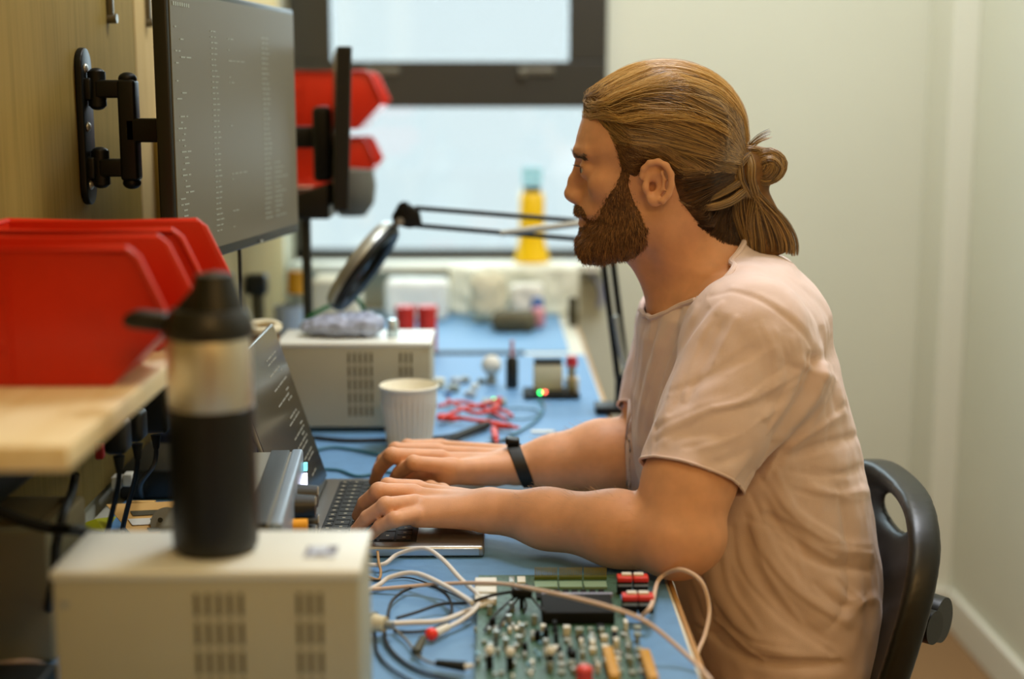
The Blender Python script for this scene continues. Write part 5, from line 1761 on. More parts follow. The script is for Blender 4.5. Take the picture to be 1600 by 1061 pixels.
# thumb of the near hand, on the far side above the space bar
tb = [WN_ + Vector((-0.030, 0.020, -0.006)), at_z(690, 775, 0.786) + Vector((0, 0.014, 0)), at_z(655, 765, 0.776) + Vector((0, 0.008, 0))]
body.cone(tb[0], tb[1], 0.0150, 0.0115, k=0.012)
body.cone(tb[1], tb[1].lerp(tb[2], 0.5) + Vector((0, 0, 0.002)), 0.0105, 0.0095, k=0.004)
body.cone(tb[1].lerp(tb[2], 0.5) + Vector((0, 0, 0.002)), tb[2], 0.0095, 0.0075, k=0.004)

fh = dict(
    index=[(706, 730, 0.799), (646, 724, 0.8085), (611, 757, 0.7725)],
    middle=[(688, 716, 0.803), (612, 712, 0.8135), (585, 752, 0.7725)],
    ring=[(682, 705, 0.799), (618, 703, 0.806), (588, 738, 0.7725)],
    little=[(688, 697, 0.791), (636, 697, 0.797), (604, 724, 0.7725)])
FM = {nm: [at_z(*q) for q in fh[nm]] for nm in fh}
palm(WF_, FM, -1)
for nm in ('little', 'ring', 'middle', 'index'):
    d = finger(*FM[nm], r=rr_[nm])
    FINGERS.append((nm, FM[nm][1], d, FM[nm][2], rr_[nm]))
tb = [WF_ + Vector((-0.028, -0.018, -0.006)), at_z(698, 741, 0.789), at_z(636, 746, 0.7775)]
body.cone(tb[0], tb[1], 0.0155, 0.0125, k=0.012)
tm = tb[1].lerp(tb[2], 0.5) + Vector((0, 0, 0.002))
body.cone(tb[1], tm, 0.0115, 0.0098, k=0.004)
body.cone(tm, tb[2], 0.0098, 0.0078, k=0.004)
body.cone(FM['index'][0] + Vector((0, 0, -0.004)), tb[1], 0.0120, 0.0115, k=0.010)
body.cone(FM['index'][0] + Vector((-0.012, 0.004, -0.008)), tm, 0.0090, 0.0070, k=0.010)
FINGERS.append(('thumb', tb[1], tm, tb[2], (0.01, 0.01, 0.0095, 0.0078)))

# ---- head
hd = Field()
hd.ell(Hp(1037, 208), (0.0845, 0.0735, 0.0715), k=0.0)
PROF = [xz(*p) for p in [(926, 160), (915, 176), (907, 196), (901, 214), (897.5, 231), (900, 243), (909, 255), (915, 268), (915, 285), (911, 300), (905, 314),
                         (900, 324), (897.5, 333), (901, 339), (906, 343), (903, 349), (905, 356), (911, 363), (908, 372), (906, 383), (912, 396), (930, 402), (965, 396),
                         (1010, 378), (1040, 340), (1060, 280), (1060, 180), (1000, 140)]]
HX = Hp(1046, 207)


def face(P):
    y = P[..., 1] - HY
    z = P[..., 2]
    c = np.interp(z, [xz(0, 400)[1], xz(0, 345)[1], xz(0, 300)[1], xz(0, 250)[1], xz(0, 190)[1]], [13.0, 12.5, 8.5, 7.0, 8.0])
    w = np.interp(z, [xz(0, 400)[1], xz(0, 350)[1], xz(0, 300)[1], xz(0, 250)[1], xz(0, 190)[1]], [0.050, 0.060, 0.067, 0.070, 0.070])
    d = poly_sdf(P[..., 0] - c * y * y, z, PROF)
    return smax(d * 0.85, np.abs(y) - w, 0.03).astype(F32)


hd.func(face, Hp(985, 280), 0.14, 0.022)
# cheekbones, jaw angle, brow
for s in (-1, 1):
    hd.ell(Hp(950, 285, s * 0.046), (0.022, 0.014, 0.016), k=0.018)
    hd.cone(Hp(1000, 345, s * 0.050), Hp(930, 388, s * 0.022), 0.014, 0.014, k=0.02)
    hd.cone(Hp(905, 239, s * 0.012), Hp(922, 238, s * 0.042), 0.0060, 0.0050, k=0.010)
    # eye hollow
    hd.ell(Hp(903, 262, s * 0.032), (0.0135, 0.0165, 0.0115), k=0.009, sub=True)
    hd.ell(Hp(924.5, 263, s * 0.031), (0.0142, 0.0148, 0.0135), k=0.006)
    hd.ell(Hp(905, 264.5, s * 0.032), (0.0070, 0.0150, 0.0032), k=0.002, sub=True)
    # nose wing and nostril
    hd.ell(Hp(903.5, 309, s * 0.0105), (0.0098, 0.0068, 0.0075), k=0.005)
hd.cone(Hp(914, 262), Hp(909, 300), 0.0080, 0.0098, k=0.008)
hd.cone(Hp(908, 256), Hp(897.5, 283), 0.0065, 0.0066, k=0.008)
hd.cone(Hp(897.5, 283), Hp(893.5, 301), 0.0066, 0.0078, k=0.006)
hd.ell(Hp(894, 304.5), (0.0088, 0.0085, 0.0078), k=0.006)
hd.cone(Hp(897, 311), Hp(908, 316), 0.0050, 0.0058, k=0.005)
for s in (-1, 1):
    hd.ell(Hp(899.5, 315.5, s * 0.0058), (0.0050, 0.0028, 0.0035), k=0.002, sub=True)
    # ear
    ey = s * 0.0735
    ring = [(1001, 272), (1004, 259), (1013, 250), (1026, 248), (1038, 254), (1045, 267), (1045.5, 283), (1041, 297), (1032, 307)]
    cP = [Hp(a, b, ey + s * (0.0045 + 0.0075 * min(1.0, i / 5))) for i, (a, b) in enumerate(ring)]
    hd.ell(Hp(1024, 280, ey + s * 0.002), (0.0155, 0.0050, 0.0240), rot=(0, 0.10, -s * 0.22), k=0.006)
    hd.chain(cP, [0.0032, 0.0034, 0.0036, 0.0037, 0.0038, 0.0038, 0.0037, 0.0036, 0.0038], k=0.002)
    hd.ell(Hp(1021, 306, ey + s * 0.006), (0.0090, 0.0040, 0.0075), k=0.004)
    hd.ell(Hp(1022, 283, ey + s * 0.0095), (0.0085, 0.0060, 0.0130), rot=(0, 0.15, 0), k=0.003, sub=True)
    hd.chain([Hp(1031, 262, ey + s * 0.0085), Hp(1035, 275, ey + s * 0.008), Hp(1033, 290, ey + s * 0.0075), Hp(1024, 299, ey + s * 0.006)], [0.0020, 0.0024, 0.0024, 0.0024], k=0.002)
    hd.ell(Hp(1017, 286, ey + s * 0.004), (0.0048, 0.0085, 0.0058), k=0.003, sub=True)
    hd.ell(Hp(1007, 287, ey + s * 0.0055), (0.0045, 0.0042, 0.0062), k=0.003)
# turn the head a few degrees away from the camera
TURN = math.radians(-5.0)
ct, st = math.cos(TURN), math.sin(TURN)
PIV = V(Hp(1070, 300))


def unturn(P):
    q = P - PIV
    return np.stack([q[..., 0] * ct + q[..., 1] * st, -q[..., 0] * st + q[..., 1] * ct, q[..., 2]], -1).astype(F32) + PIV


def turn(P):
    q = P - PIV
    return np.stack([q[..., 0] * ct - q[..., 1] * st, q[..., 0] * st + q[..., 1] * ct, q[..., 2]], -1).astype(F32) + PIV


def headf(P, c=None, r=None):
    if c is not None:
        c = unturn(np.asarray(c)[None])[0]
    return hd(unturn(P), c, r)


HC = V(Hp(1020, 255))
body.ops.insert(0, (lambda P: headf(P), HC, 0.20, 0.0, False))


def bodyf(P, c=None, r=None):
    acc = np.full(P.shape[:-1], 9.0, dtype=F32)
    for i, (f, cc, R, k, sub) in enumerate(body.ops):
        if c is not None and np.linalg.norm(cc - c) > R + r + k + 0.012:
            continue
        d = headf(P, c, r) if i == 0 else f(P)
        acc = smax(acc, -d, k) if sub else smin(acc, d, k)
    return acc


man = thing('person', 'bearded man in pale pink t-shirt with fair hair tied back, typing on the laptop', 'person', (float(RC[3]), HY, 0.0))
skin = mat('skin', '#dfa67c', 0.52, noise_amt=0.07, noise_scale=55, sss=0.12, spec=0.35, bump=0.12, bump_scale=900)
lo = (min(q.x for K in (NM, FM) for v_ in K.values() for q in v_) - 0.02, 1.33, ZB2 - 0.03)
hi = (Hp(1400, 500).x + 0.02, 2.0, 1.30)
bv, bq = mesh_field(bodyf, lo, hi, BODY_H)
bv = smooth_verts(bv, bq, 1, 0.4)
body_o = raw_mesh('body', bv, bq, skin, man)

# ---- eyes
def turned(p):
    return Vector(turn(V(p)[None])[0].tolist())
for s in (-1, 1):
    c = turned(Hp(924.5, 263.5, s * 0.031))
    bm = NB(); sphere(bm, c, 0.0126, seg=32); e = obj('eye', bm, mat('eye_white', '#d8cfc0', 0.15), man)
    fwd = turned(Hp(824.5, 268, s * 0.031)) - c; fwd.normalize()
    bm = NB(); cyl(bm, c + fwd * 0.0105, c + fwd * 0.0124, 0.0058, 0.0050, seg=24); obj('iris', bm, mat('iris_blue', '#4a6068', 0.2), e)
    bm = NB(); cyl(bm, c + fwd * 0.0118, c + fwd * 0.0128, 0.0024, seg=16); obj('pupil', bm, 'black', e)

# ---- finger nails
bm = NB()
nails = []
nail_m = mat('nail', '#dcae94', 0.3)
for nm, pip, dip, tip, r in FINGERS:
    d = (tip - dip).normalized()
    up = Vector((0, 0, 1)); up = (up - d * up.dot(d)).normalized()
    side = d.cross(up)
    c = tip + up * (r[3] * 0.55) - d * 0.0005
    bm = NB()
    sphere(bm, (0, 0, 0), 1.0, seg=16)
    mt = Matrix((( d.x * 0.0052, side.x * r[3] * 0.72, up.x * r[3] * 0.52, c.x), (d.y * 0.0052, side.y * r[3] * 0.72, up.y * r[3] * 0.52, c.y), (d.z * 0.0052, side.z * r[3] * 0.72, up.z * r[3] * 0.52, c.z), (0, 0, 0, 1)))
    bmesh.ops.transform(bm, matrix=mt, verts=bm.verts)
    obj('fingernail', bm, nail_m, man)

# ---- wrist band on the far arm
ax = (EF - WF_).normalized()
wc = WF_.lerp(EF, 0.045) + Vector((0, 0, 0.0005))
side = ax.cross(Vector((0, 0, 1))).normalized(); up = side.cross(ax)
bm = NB()
ringv = []
NS = 48
for i in range(NS):
    th = 2 * PI * i / NS
    rad_dir = side * math.cos(th) + up * math.sin(th) * 0.97
    row = []
    # find the skin radius in this direction
    t = 0.012
    for _ in range(60):
        P_ = wc + rad_dir * t
        if float(bodyf(np.array([[P_.x, P_.y, P_.z]], dtype=F32))[0]) > 0.0006:
            break
        t += 0.0006
    for dr, da in ((0.0, -0.0085), (0.0022, -0.0080), (0.0026, 0), (0.0022, 0.0080), (0.0, 0.0085)):
        row.append(bm.verts.new(wc + rad_dir * (t + dr) + ax * (da - 0.009 * math.sin(th))))
    ringv.append(row)
for i in range(NS):
    A, B = ringv[i], ringv[(i + 1) % NS]
    for k in range(4):
        bm.faces.new((A[k], A[k + 1], B[k + 1], B[k]))
band = obj('wristband', bm, 'blackr', man, label='black wristband on the far wrist')
bm = NB(); box(bm, wc + up * 0.0325 - ax * 0.010, (0.018, 0.020, 0.009), bevel=0.003, rot=(0, 0.12, 0)); obj('clasp', bm, 'blackm', band)

# ---- T-shirt
sh = Field()
sh.func(torso(0.001), TC, 0.5, 0.02)
sh.ell(Hp(1180, 489), (0.076, 0.150, 0.069), k=0.03)
sh.cone(Hp(1150, 478), SN, 0.060, 0.0665, k=0.035)
sh.cone(Hp(1115, 478), SF, 0.060, 0.064, k=0.035)
CN = SN.lerp(EN, 0.80) + Vector((-0.009, 0, 0))
CF = SF.lerp(EF, 0.80)
sh.cone(SN, CN, 0.0675, 0.0535, k=0.012)
sh.cone(SN + Vector((0.032, 0.004, -0.035)), SN.lerp(EN, 0.66) + Vector((0.016, 0, 0)), 0.056, 0.040, k=0.015)
sh.cone(SF, CF, 0.065, 0.058, k=0.012)
sh.cone(Hp(1080, 400), Hp(1108, 460), 0.0595, 0.066, k=0.018)
nC = Vector((-0.613, 0, 0.79)); cC = Hp(1090, 428)
nN = (EN - SN).normalized(); cN = SN.lerp(EN, 0.705)
nN = Vector((nN.x * 0.75 - 0.03, nN.y, nN.z)).normalized()
nF = (EF - SF).normalized(); cF = SF.lerp(EF, 0.70)
hemz = xz(1200, 1046)[1]
SH_H = 0.0030
sv, sq = mesh_field(lambda P, c=None, r=None: sh(P, c, r), (Hp(930, 500).x - 0.03, 1.34, hemz - 0.03), (Hp(1400, 500).x + 0.02, 2.0, 1.15), SH_H)
sv = smooth_verts(sv, sq, 2, 0.5)
sn = vert_normals(sv, sq)
# folds: polylines on the near side given as points of the shirt surface seen from the side
rel = sv - np.array(CO)
camv = rel @ np.array(CR)
spx = 800 + camv[:, 0] / -camv[:, 2] * FPX
spy = 530.5 - camv[:, 1] / -camv[:, 2] * FPX
near = np.clip(-sn[:, 1] * 2.5 + 0.3, 0, 1) * (sv[:, 1] < HY + 0.02)
FOLDS = [
    # sleeve: diagonal soft ridges and creases
    ([(1118, 478), (1080, 545), (1052, 625), (1035, 700)], 10, 2.2), ([(1136, 490), (1102, 560), (1070, 640)], 9, -2.2),
    ([(1105, 470), (1062, 540), (1034, 610), (1018, 680)], 7, -2.0),
    ([(1240, 575), (1170, 622), (1100, 640), (1035, 668)], 11, 2.6), ([(1230, 600), (1160, 648), (1095, 668), (1040, 690)], 9, -2.6),
    ([(1215, 630), (1150, 680), (1085, 700)], 9, 2.2), ([(1195, 540), (1130, 580), (1070, 610)], 10, -1.6),
    ([(1200, 660), (1150, 712), (1100, 728)], 8, -1.8), ([(1185, 500), (1215, 560), (1205, 620)], 12, 1.6),
    ([(1235, 520), (1245, 590), (1205, 670)], 9, 2.0),
    # crease between sleeve and body
    ([(1279, 560), (1262, 610), (1218, 680), (1180, 735), (1150, 775)], 9, -6.5), ([(1295, 560), (1285, 610), (1245, 690), (1200, 750)], 12, 3.0),
    # back and side
    ([(1215, 700), (1270, 672), (1325, 640)], 9, 2.6), ([(1225, 722), (1285, 700), (1345, 680)], 9, -2.6),
    ([(1200, 745), (1235, 800), (1300, 850), (1368, 860)], 11, 3.0), ([(1190, 770), (1225, 830), (1290, 880), (1370, 890)], 10, -2.8),
    ([(1175, 790), (1195, 860), (1250, 930), (1350, 985)], 12, 3.2), ([(1160, 820), (1180, 890), (1235, 965), (1320, 1015)], 11, -3.0),
    ([(1255, 760), (1310, 775), (1362, 765)], 9, 2.2), ([(1245, 735), (1310, 742), (1355, 730)], 8, -1.8),
    ([(1110, 850), (1125, 930), (1180, 1000), (1290, 1028)], 13, 3.6), ([(1090, 880), (1108, 960), (1150, 1018)], 10, -2.6),
    ([(1330, 760), (1345, 850), (1345, 930), (1310, 985)], 11, 2.6), ([(1180, 800), (1240, 830), (1265, 900)], 9, -2.0),
    ([(1290, 905), (1330, 940), (1372, 930)], 9, 2.4), ([(1230, 560), (1290, 590), (1320, 640)], 10, 1.6),
    ([(1300, 520), (1300, 600), (1320, 690)], 9, -1.6), ([(1100, 980), (1180, 1035), (1330, 1040)], 8, -4.0),
    # chest drape in front of the arm
    ([(1070, 480), (1038, 560), (1012, 660), (1006, 730)], 8, -4.0), ([(1050, 480), (1022, 560), (1000, 660), (994, 740)], 9, 2.5),
    ([(1035, 480), (1008, 560), (990, 650), (985, 730)], 6, -2.0),
    # sleeve seam
    ([(1108, 462), (1145, 455), (1178, 465), (1212, 482), (1245, 510), (1266, 540), (1279, 566)], 3.5, -0.9),
    ([(1140, 448), (1178, 457), (1216, 474), (1250, 502), (1275, 536)], 4, 0.5),
]
extra = []
for k_, (pts, w_, A) in enumerate(FOLDS):
    if w_ < 6.5: continue
    for s_ in (-1, 1):
        ox, oy = rng.uniform(8, 20) * s_, rng.uniform(-8, 8)
        cut = pts[: max(2, len(pts) - (1 if s_ > 0 else 0))]
        extra.append(([(a + ox + rng.uniform(-5, 5), b + oy + rng.uniform(-5, 5)) for a, b in cut], w_ * 0.42, A * 0.42 * s_ * (1 if A > 0 else -1)))
FOLDS = FOLDS + extra
disp = np.zeros(len(sv))
for pts, w_, A in FOLDS:
    PP = [(p.x, p.y) for p in smooth_path([(a, b, 0) for a, b in pts], 5)]
    d, tt = polyline_dist(spx.astype(F32), spy.astype(F32), PP)
    ends = np.clip(np.minimum(tt, 1 - tt) * 5, 0, 1) if abs(A) < 6 else np.clip((1 - tt) * 6, 0, 1)
    if w_ < 5: ends = 1.0
    disp += A * 0.001 * 1.25 * np.exp(-(d / w_) ** 2) * ends * near
# gentle irregular wrinkling everywhere
def vnoise(P, f, o=0.0):
    return np.array([noise.noise((p[0] * f[0] + o, p[1] * f[1], p[2] * f[2])) for p in P])
fine = vnoise(sv, (26, 26, 18)) * 0.0030 + vnoise(sv, (60, 60, 34), 5.0) * 0.0012
disp += fine
sv = sv + sn * disp[:, None]
TD = torso(0.001)(sv)
for _ in range(3):                     # cloth stays clear of the skin
    bd = bodyf(sv.astype(F32))
    tight = np.where(bd < 0.0040)[0]
    sv[tight] += grad(bodyf, sv[tight].astype(F32)) * (0.0042 - bd[tight])[:, None]
g = np.full(len(sv), -1.0)
proj = np.zeros_like(sv)
for c, n, R in ((cC, nC, 0.13), (cN, nN, 0.12), (cF, nF, 0.12), (Vector((0, 0, hemz)), Vector((0, 0, -1)), 9)):
    gi = (sv - np.array(c)) @ np.array(n)
    dist = np.linalg.norm(sv - np.array(c), axis=1)
    if n is nC:
        ok = dist < R
    elif n is nN:
        ok = (dist < R) & (sv[:, 1] < 1.60) & (TD > 0.004)
    elif n is nF:
        ok = (dist < R) & (sv[:, 1] > 1.74) & (TD > 0.004)
    else:
        ok = np.ones(len(sv), bool)
    gi = np.where(ok, gi, -1)
    m = gi > g
    g = np.where(m, gi, g)
    proj[m] = np.array(n)
keep = (g[sq] <= 0).any(1)
sq2 = sq[keep]
mv = np.zeros(len(sv), bool); mv[sq2.ravel()] = True
mv &= g > 0
sv2 = sv.copy(); sv2[mv] -= proj[mv] * g[mv][:, None]
cloth = mat('shirt_pink', '#e8d0c6', 0.9, noise_amt=0.03, noise_scale=40, bump=0.25, bump_scale=1400, sheen=0.25, spec=0.2)
shirt = raw_mesh('tshirt', sv2, sq2, cloth, man, label='pale pink cotton t-shirt')
md = shirt.modifiers.new('thickness', 'SOLIDIFY'); md.thickness = 0.0022; md.offset = -1


# collar ribbing and cuff stitch lines follow the cut edges
def boundary_loop(c, n, R, flt=None):
    sel = np.where(mv & (np.abs((sv2 - np.array(c)) @ np.array(n)) < 1e-5) & (np.linalg.norm(sv2 - np.array(c), axis=1) < R))[0]
    P = sv2[sel]
    a, b = frame_from(n)
    cen = P.mean(0)
    th = np.arctan2((P - cen) @ np.array(b), (P - cen) @ np.array(a))
    bins = 48
    out = []
    for i in range(bins):
        m_ = (np.floor((th + PI) / (2 * PI) * bins).astype(int) % bins) == i
        if m_.any():
            out.append(Vector(P[m_].mean(0).tolist()))
    return out
for c, n, R, rr, inset in ((cC, nC, 0.13, 0.0036, 0.006), (cN, nN, 0.12, 0.0016, 0.0), (cF, nF, 0.12, 0.0016, 0.0)):
    lp = boundary_loop(c, n, R)
    if len(lp) > 10:
        bm = NB(); tube(bm, lp, rr, seg=8, n=3, closed=True)
        obj('collar_rib' if n is nC else 'cuff_hem', bm, cloth, shirt)

# ---- trousers and shoes (mostly below the bench)
tr = Field()
hipc = Vector((float(RC[0]) + 0.01, HY, 0.56))
tr.func((lambda P: torso(0.012)(P)), (TC[0], HY, ZB2 + 0.05), 0.3, 0.02)
tr.ell((hipc.x, HY, 0.52), (0.15, 0.19, 0.12), k=0.05)
kn = [Vector((hipc.x - 0.46, HY - 0.13, 0.55)), Vector((hipc.x - 0.46, HY + 0.13, 0.55))]
an = [Vector((hipc.x - 0.40, HY - 0.14, 0.09)), Vector((hipc.x - 0.40, HY + 0.14, 0.09))]
for s, k_, a_ in ((-1, kn[0], an[0]), (1, kn[1], an[1])):
    tr.cone((hipc.x - 0.02, HY + s * 0.09, 0.53), k_, 0.088, 0.064, k=0.04)
    tr.cone(k_, a_, 0.062, 0.048, k=0.02)
trz = hemz + 0.012
tv, tq = mesh_field(lambda P, c=None, r=None: np.maximum(tr(P, c, r), P[..., 2] - trz), (hipc.x - 0.56, HY - 0.24, 0.05), (hipc.x + 0.2, HY + 0.24, trz + 0.02), 0.008)
tv = smooth_verts(tv, tq, 2)
raw_mesh('trousers', tv, tq, mat('trousers_tan', '#b07a5a', 0.9, noise_amt=0.05), man)
for s, a_ in ((-1, an[0]), (1, an[1])):
    sf = Field()
    sf.cone(a_ + Vector((0.02, 0, -0.045)), a_ + Vector((-0.16, s * 0.015, -0.055)), 0.042, 0.034, k=0.01, flat=((0, 0, 1), 1.1))
    sf.cone(a_ + Vector((0.0, 0, 0.0)), a_ + Vector((-0.02, 0, -0.04)), 0.046, 0.040, k=0.03)
    c_ = a_
    v_, q_ = mesh_field(lambda P, c=None, r=None: np.maximum(sf(P, c, r), 0.003 - P[..., 2]), (c_.x - 0.22, c_.y - 0.07, -0.01), (c_.x + 0.09, c_.y + 0.07, 0.16), 0.006)
    raw_mesh('shoe', v_, q_, 'dark', man)
# ================================================================== HAIR AND BEARD
# plain head without ears for the hair to lie on
hs = Field()
hs.ell(Hp(1037, 208), (0.0845, 0.0735, 0.0715), k=0.0)
hs.func(face, Hp(985, 280), 0.14, 0.022)
hs.cone(Hp(1062, 335), Hp(1112, 475), 0.050, 0.058, k=0.025)
hs.ell(Hp(1072, 272), (0.062, 0.060, 0.060), k=0.015)

HAIRLINE = [xz(*p) for p in [(908, 172), (925, 172), (945, 190), (962, 212), (966, 240), (976, 262), (992, 268), (1000, 254), (1012, 246), (1030, 244), (1046, 256), (1052, 282),
                             (1060, 308), (1078, 332), (1100, 352), (1128, 372), (1150, 385), (1200, 380), (1260, 240), (1180, 60), (1000, 40), (880, 100), (890, 160)]]


def hair_f(P, c=None, r=None):
    Q = unturn(P)
    d = hs(Q)
    m = -poly_sdf(Q[..., 0], Q[..., 2], HAIRLINE)
    up_ = Q[..., 2] - np.interp(Q[..., 0], [xz(950, 0)[0], xz(1050, 0)[0], xz(1150, 0)[0]], [xz(0, 222)[1], xz(0, 238)[1], xz(0, 262)[1]])
    t = np.clip(m * 0.55, -0.006, np.interp(up_, [-0.008, 0.004], [0.0035, 0.0088]))
    # thin on the forehead middle, full over the crown
    return (d - t).astype(F32)


hmat = hair_mat('hair_fair', '#3c260e', '#cda35e', rough=0.30)
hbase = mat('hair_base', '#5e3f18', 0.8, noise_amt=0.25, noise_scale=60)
hl, hh = (Hp(885, 300).x, 1.57, Hp(1000, 400).z), (Hp(1215, 300).x, 1.81, 1.32)
hv, hq = mesh_field(hair_f, hl, hh, 0.0025)
# keep only the part that stands clear of the skin
km = headf(hv.astype(F32)) > 0.0004
qk = km[hq].any(1)
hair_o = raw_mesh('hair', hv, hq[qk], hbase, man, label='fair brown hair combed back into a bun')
hv_k = hv[np.unique(hq[qk])]

KNOT = V(turned(Hp(1158, 264)))


def walk(starts, K, step, target, f, lift, wob=0.0, arch=0.0):
    """lines that creep over the surface f=lift towards target"""
    P = starts.astype(F32).copy()
    out = [P.copy()]
    N = len(P)
    ph = rng.uniform(0, 6.28, N)
    for k in range(K - 1):
        n = grad(f, P)
        d = target - P
        dist = np.linalg.norm(d, axis=1, keepdims=True)
        d = d / (dist + 1e-9)
        d[:, 2] += arch * np.clip(dist[:, 0] / 0.2, 0, 1)
        t = d - n * (d * n).sum(1, keepdims=True)
        t /= np.linalg.norm(t, axis=1, keepdims=True) + 1e-9
        b = np.cross(n, t)
        s = np.minimum(step, dist * 0.5)
        P = P + t * s + b * (np.sin(ph + k * 0.9) * wob)[:, None]
        v = f(P)
        n = grad(f, P)
        P = P - n * (v - lift)[:, None]
        P = P.astype(F32)
        out.append(P.copy())
    return np.stack(out, 1)


vis = hv_k[(hv_k[:, 1] < HY + 0.03)]
st_ = vis[rng.integers(0, len(vis), 13000)] + rng.normal(0, 0.001, (13000, 3))
lift = rng.uniform(0.0002, 0.0022, len(st_))
lines = walk(st_, 18, 0.0125, KNOT, hair_f, lift, wob=0.0005, arch=0.22)
rad = rng.uniform(0.00014, 0.00032, (len(st_), 1)) * np.concatenate([[0.4], np.ones(16), [0.6]])[None, :]
v1, q1 = strand_mesh(lines, rad)
fr = hv_k[(hv_k[:, 1] >= HY + 0.03)]
st2 = fr[rng.integers(0, len(fr), 900)]
l2 = walk(st2, 14, 0.016, KNOT, hair_f, rng.uniform(0.0002, 0.002, len(st2)), arch=0.2)
v2, q2 = strand_mesh(l2, 0.0005)
dmat = hair_mat('hair_under_shaded', '#1d1206', '#6a4820', rough=0.5, spec=0.35)  # lower strands: darker under-layer tone, deepened with painted shade
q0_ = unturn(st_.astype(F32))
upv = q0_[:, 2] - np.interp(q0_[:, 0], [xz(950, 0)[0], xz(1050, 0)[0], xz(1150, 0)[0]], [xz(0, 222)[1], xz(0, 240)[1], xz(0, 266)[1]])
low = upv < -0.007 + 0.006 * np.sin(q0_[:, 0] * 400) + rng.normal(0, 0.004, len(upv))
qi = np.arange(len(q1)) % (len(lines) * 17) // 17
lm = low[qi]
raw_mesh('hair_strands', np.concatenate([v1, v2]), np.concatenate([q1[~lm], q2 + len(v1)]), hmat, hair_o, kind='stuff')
raw_mesh('under_hair_shaded', v1, q1[lm], dmat, hair_o, kind='stuff', label='under-layer hair below the temple, behind the ear, with shade in its darker colour')

# short temple hair in front of the ear
Qv = unturn(hv_k.astype(F32))
tz = (Qv[:, 0] < xz(1012, 0)[0]) & (Qv[:, 2] < xz(0, 205)[1]) & (hv_k[:, 1] < HY + 0.03)
tv_ = hv_k[tz]
if len(tv_):
    s_t = tv_[rng.integers(0, len(tv_), 2600)] + rng.normal(0, 0.0012, (2600, 3))
    tgt = V(turned(Hp(1060, 285, -0.06)))
    l_t = walk(s_t, 6, 0.0045, tgt, hair_f, rng.uniform(0.0002, 0.0016, len(s_t)), wob=0.0006)
    v_t, q_t = strand_mesh(l_t, 0.00020)
    raw_mesh('temple_hair', v_t, q_t, hair_mat('hair_temple', '#3a2410', '#94682e', rough=0.5, spec=0.35), hair_o, kind='stuff')

# forehead-edge locks that stand a little proud (quiff)
qs = np.array([V(turned(Hp(px, py, dy))) for px, py, dy in [(rng.uniform(912, 950), 0, rng.uniform(-0.05, 0.03)) for _ in range(1)] for py in (150,)])
N = 700
px = rng.uniform(911, 975, N); dyy = rng.uniform(-0.055, 0.045, N)
top_py = 176 - (px - 911) * 0.80 + rng.uniform(-5, 14, N)
st3 = np.stack([V(turned(Hp(a, b, c))) for a, b, c in zip(px, top_py, dyy)])
f_ = hair_f
for _ in range(3):
    st3 = st3 - grad(f_, st3) * (f_(st3.astype(F32)))[:, None]
    st3 = st3.astype(F32)
l3 = walk(st3, 20, 0.011, KNOT, hair_f, rng.uniform(0.001, 0.0055, N), wob=0.0012, arch=0.45)
v3, q3 = strand_mesh(l3, 0.00022)
raw_mesh('loose_strands', v3, q3, hair_mat('hair_light', '#b98a3e', '#e6c27a', 0.3), hair_o, kind='stuff')

# ---- bun: folded loop, knot and tail made of bundles
bf = Field()
bf.ell(Hp(1163, 267), (0.0205, 0.029, 0.031), rot=(0, 0.2, 0), k=0.0)
bf.ell(Hp(1198, 259, -0.002), (0.0205, 0.019, 0.0195), k=0.010)
bf.cone(Hp(1146, 318), Hp(1163, 372), 0.0125, 0.0120, k=0.012)
bf.ell(Hp(1178, 246, 0.0), (0.016, 0.016, 0.012), k=0.008)
bf.cone(Hp(1174, 285), Hp(1188, 335), 0.0165, 0.0165, k=0.012, flat=((0, 1, 0), 1.15))
bf.cone(Hp(1186, 335), Hp(1196, 380), 0.0185, 0.0175, k=0.012, flat=((0, 1, 0), 1.4))
bf.cone(Hp(1198, 345), Hp(1220, 382), 0.0120, 0.0090, k=0.012, flat=((0, 1, 0), 1.4))
bf.cone(Hp(1140, 305), Hp(1165, 290), 0.014, 0.014, k=0.01)
b2, q2_ = mesh_field(lambda P, c=None, r=None: bf(unturn(P)), (Hp(1120, 300).x, 1.62, Hp(1200, 400).z - 0.01), (Hp(1250, 300).x, 1.76, Hp(1200, 210).z), 0.0025)
bun = raw_mesh('bun', b2, q2_, mat('bun_base', '#7c5626', 0.7, noise_amt=0.3, noise_scale=90), man, label='small looped bun with a short hanging tail')
LS = []


def bundle(pts, n, spread0, spread1, K=16, fan=0.0):
    C = np.array([list(p) for p in smooth_path([turned(Hp(*p)) for p in pts], 6)])
    t = np.linspace(0, len(C) - 1, K)
    Ci = np.stack([np.interp(t, np.arange(len(C)), C[:, k]) for k in range(3)], -1)
    d = np.gradient(Ci, axis=0); d /= np.linalg.norm(d, axis=1, keepdims=True)
    a = np.cross(d, [0, 1, 0]); a /= np.linalg.norm(a, axis=1, keepdims=True)
    b = np.cross(d, a)
    for _ in range(n):
        th = rng.uniform(0, 6.28); rr = math.sqrt(rng.uniform(0, 1))
        s = np.linspace(spread0, spread1, K) * rr * rng.uniform(0.85, 1.1)
        tw = th + np.linspace(0, rng.uniform(-0.6, 0.6), K)
        LS.append(Ci + a * (np.cos(tw) * s)[:, None] + b * (np.sin(tw) * s)[:, None] * 0.8)


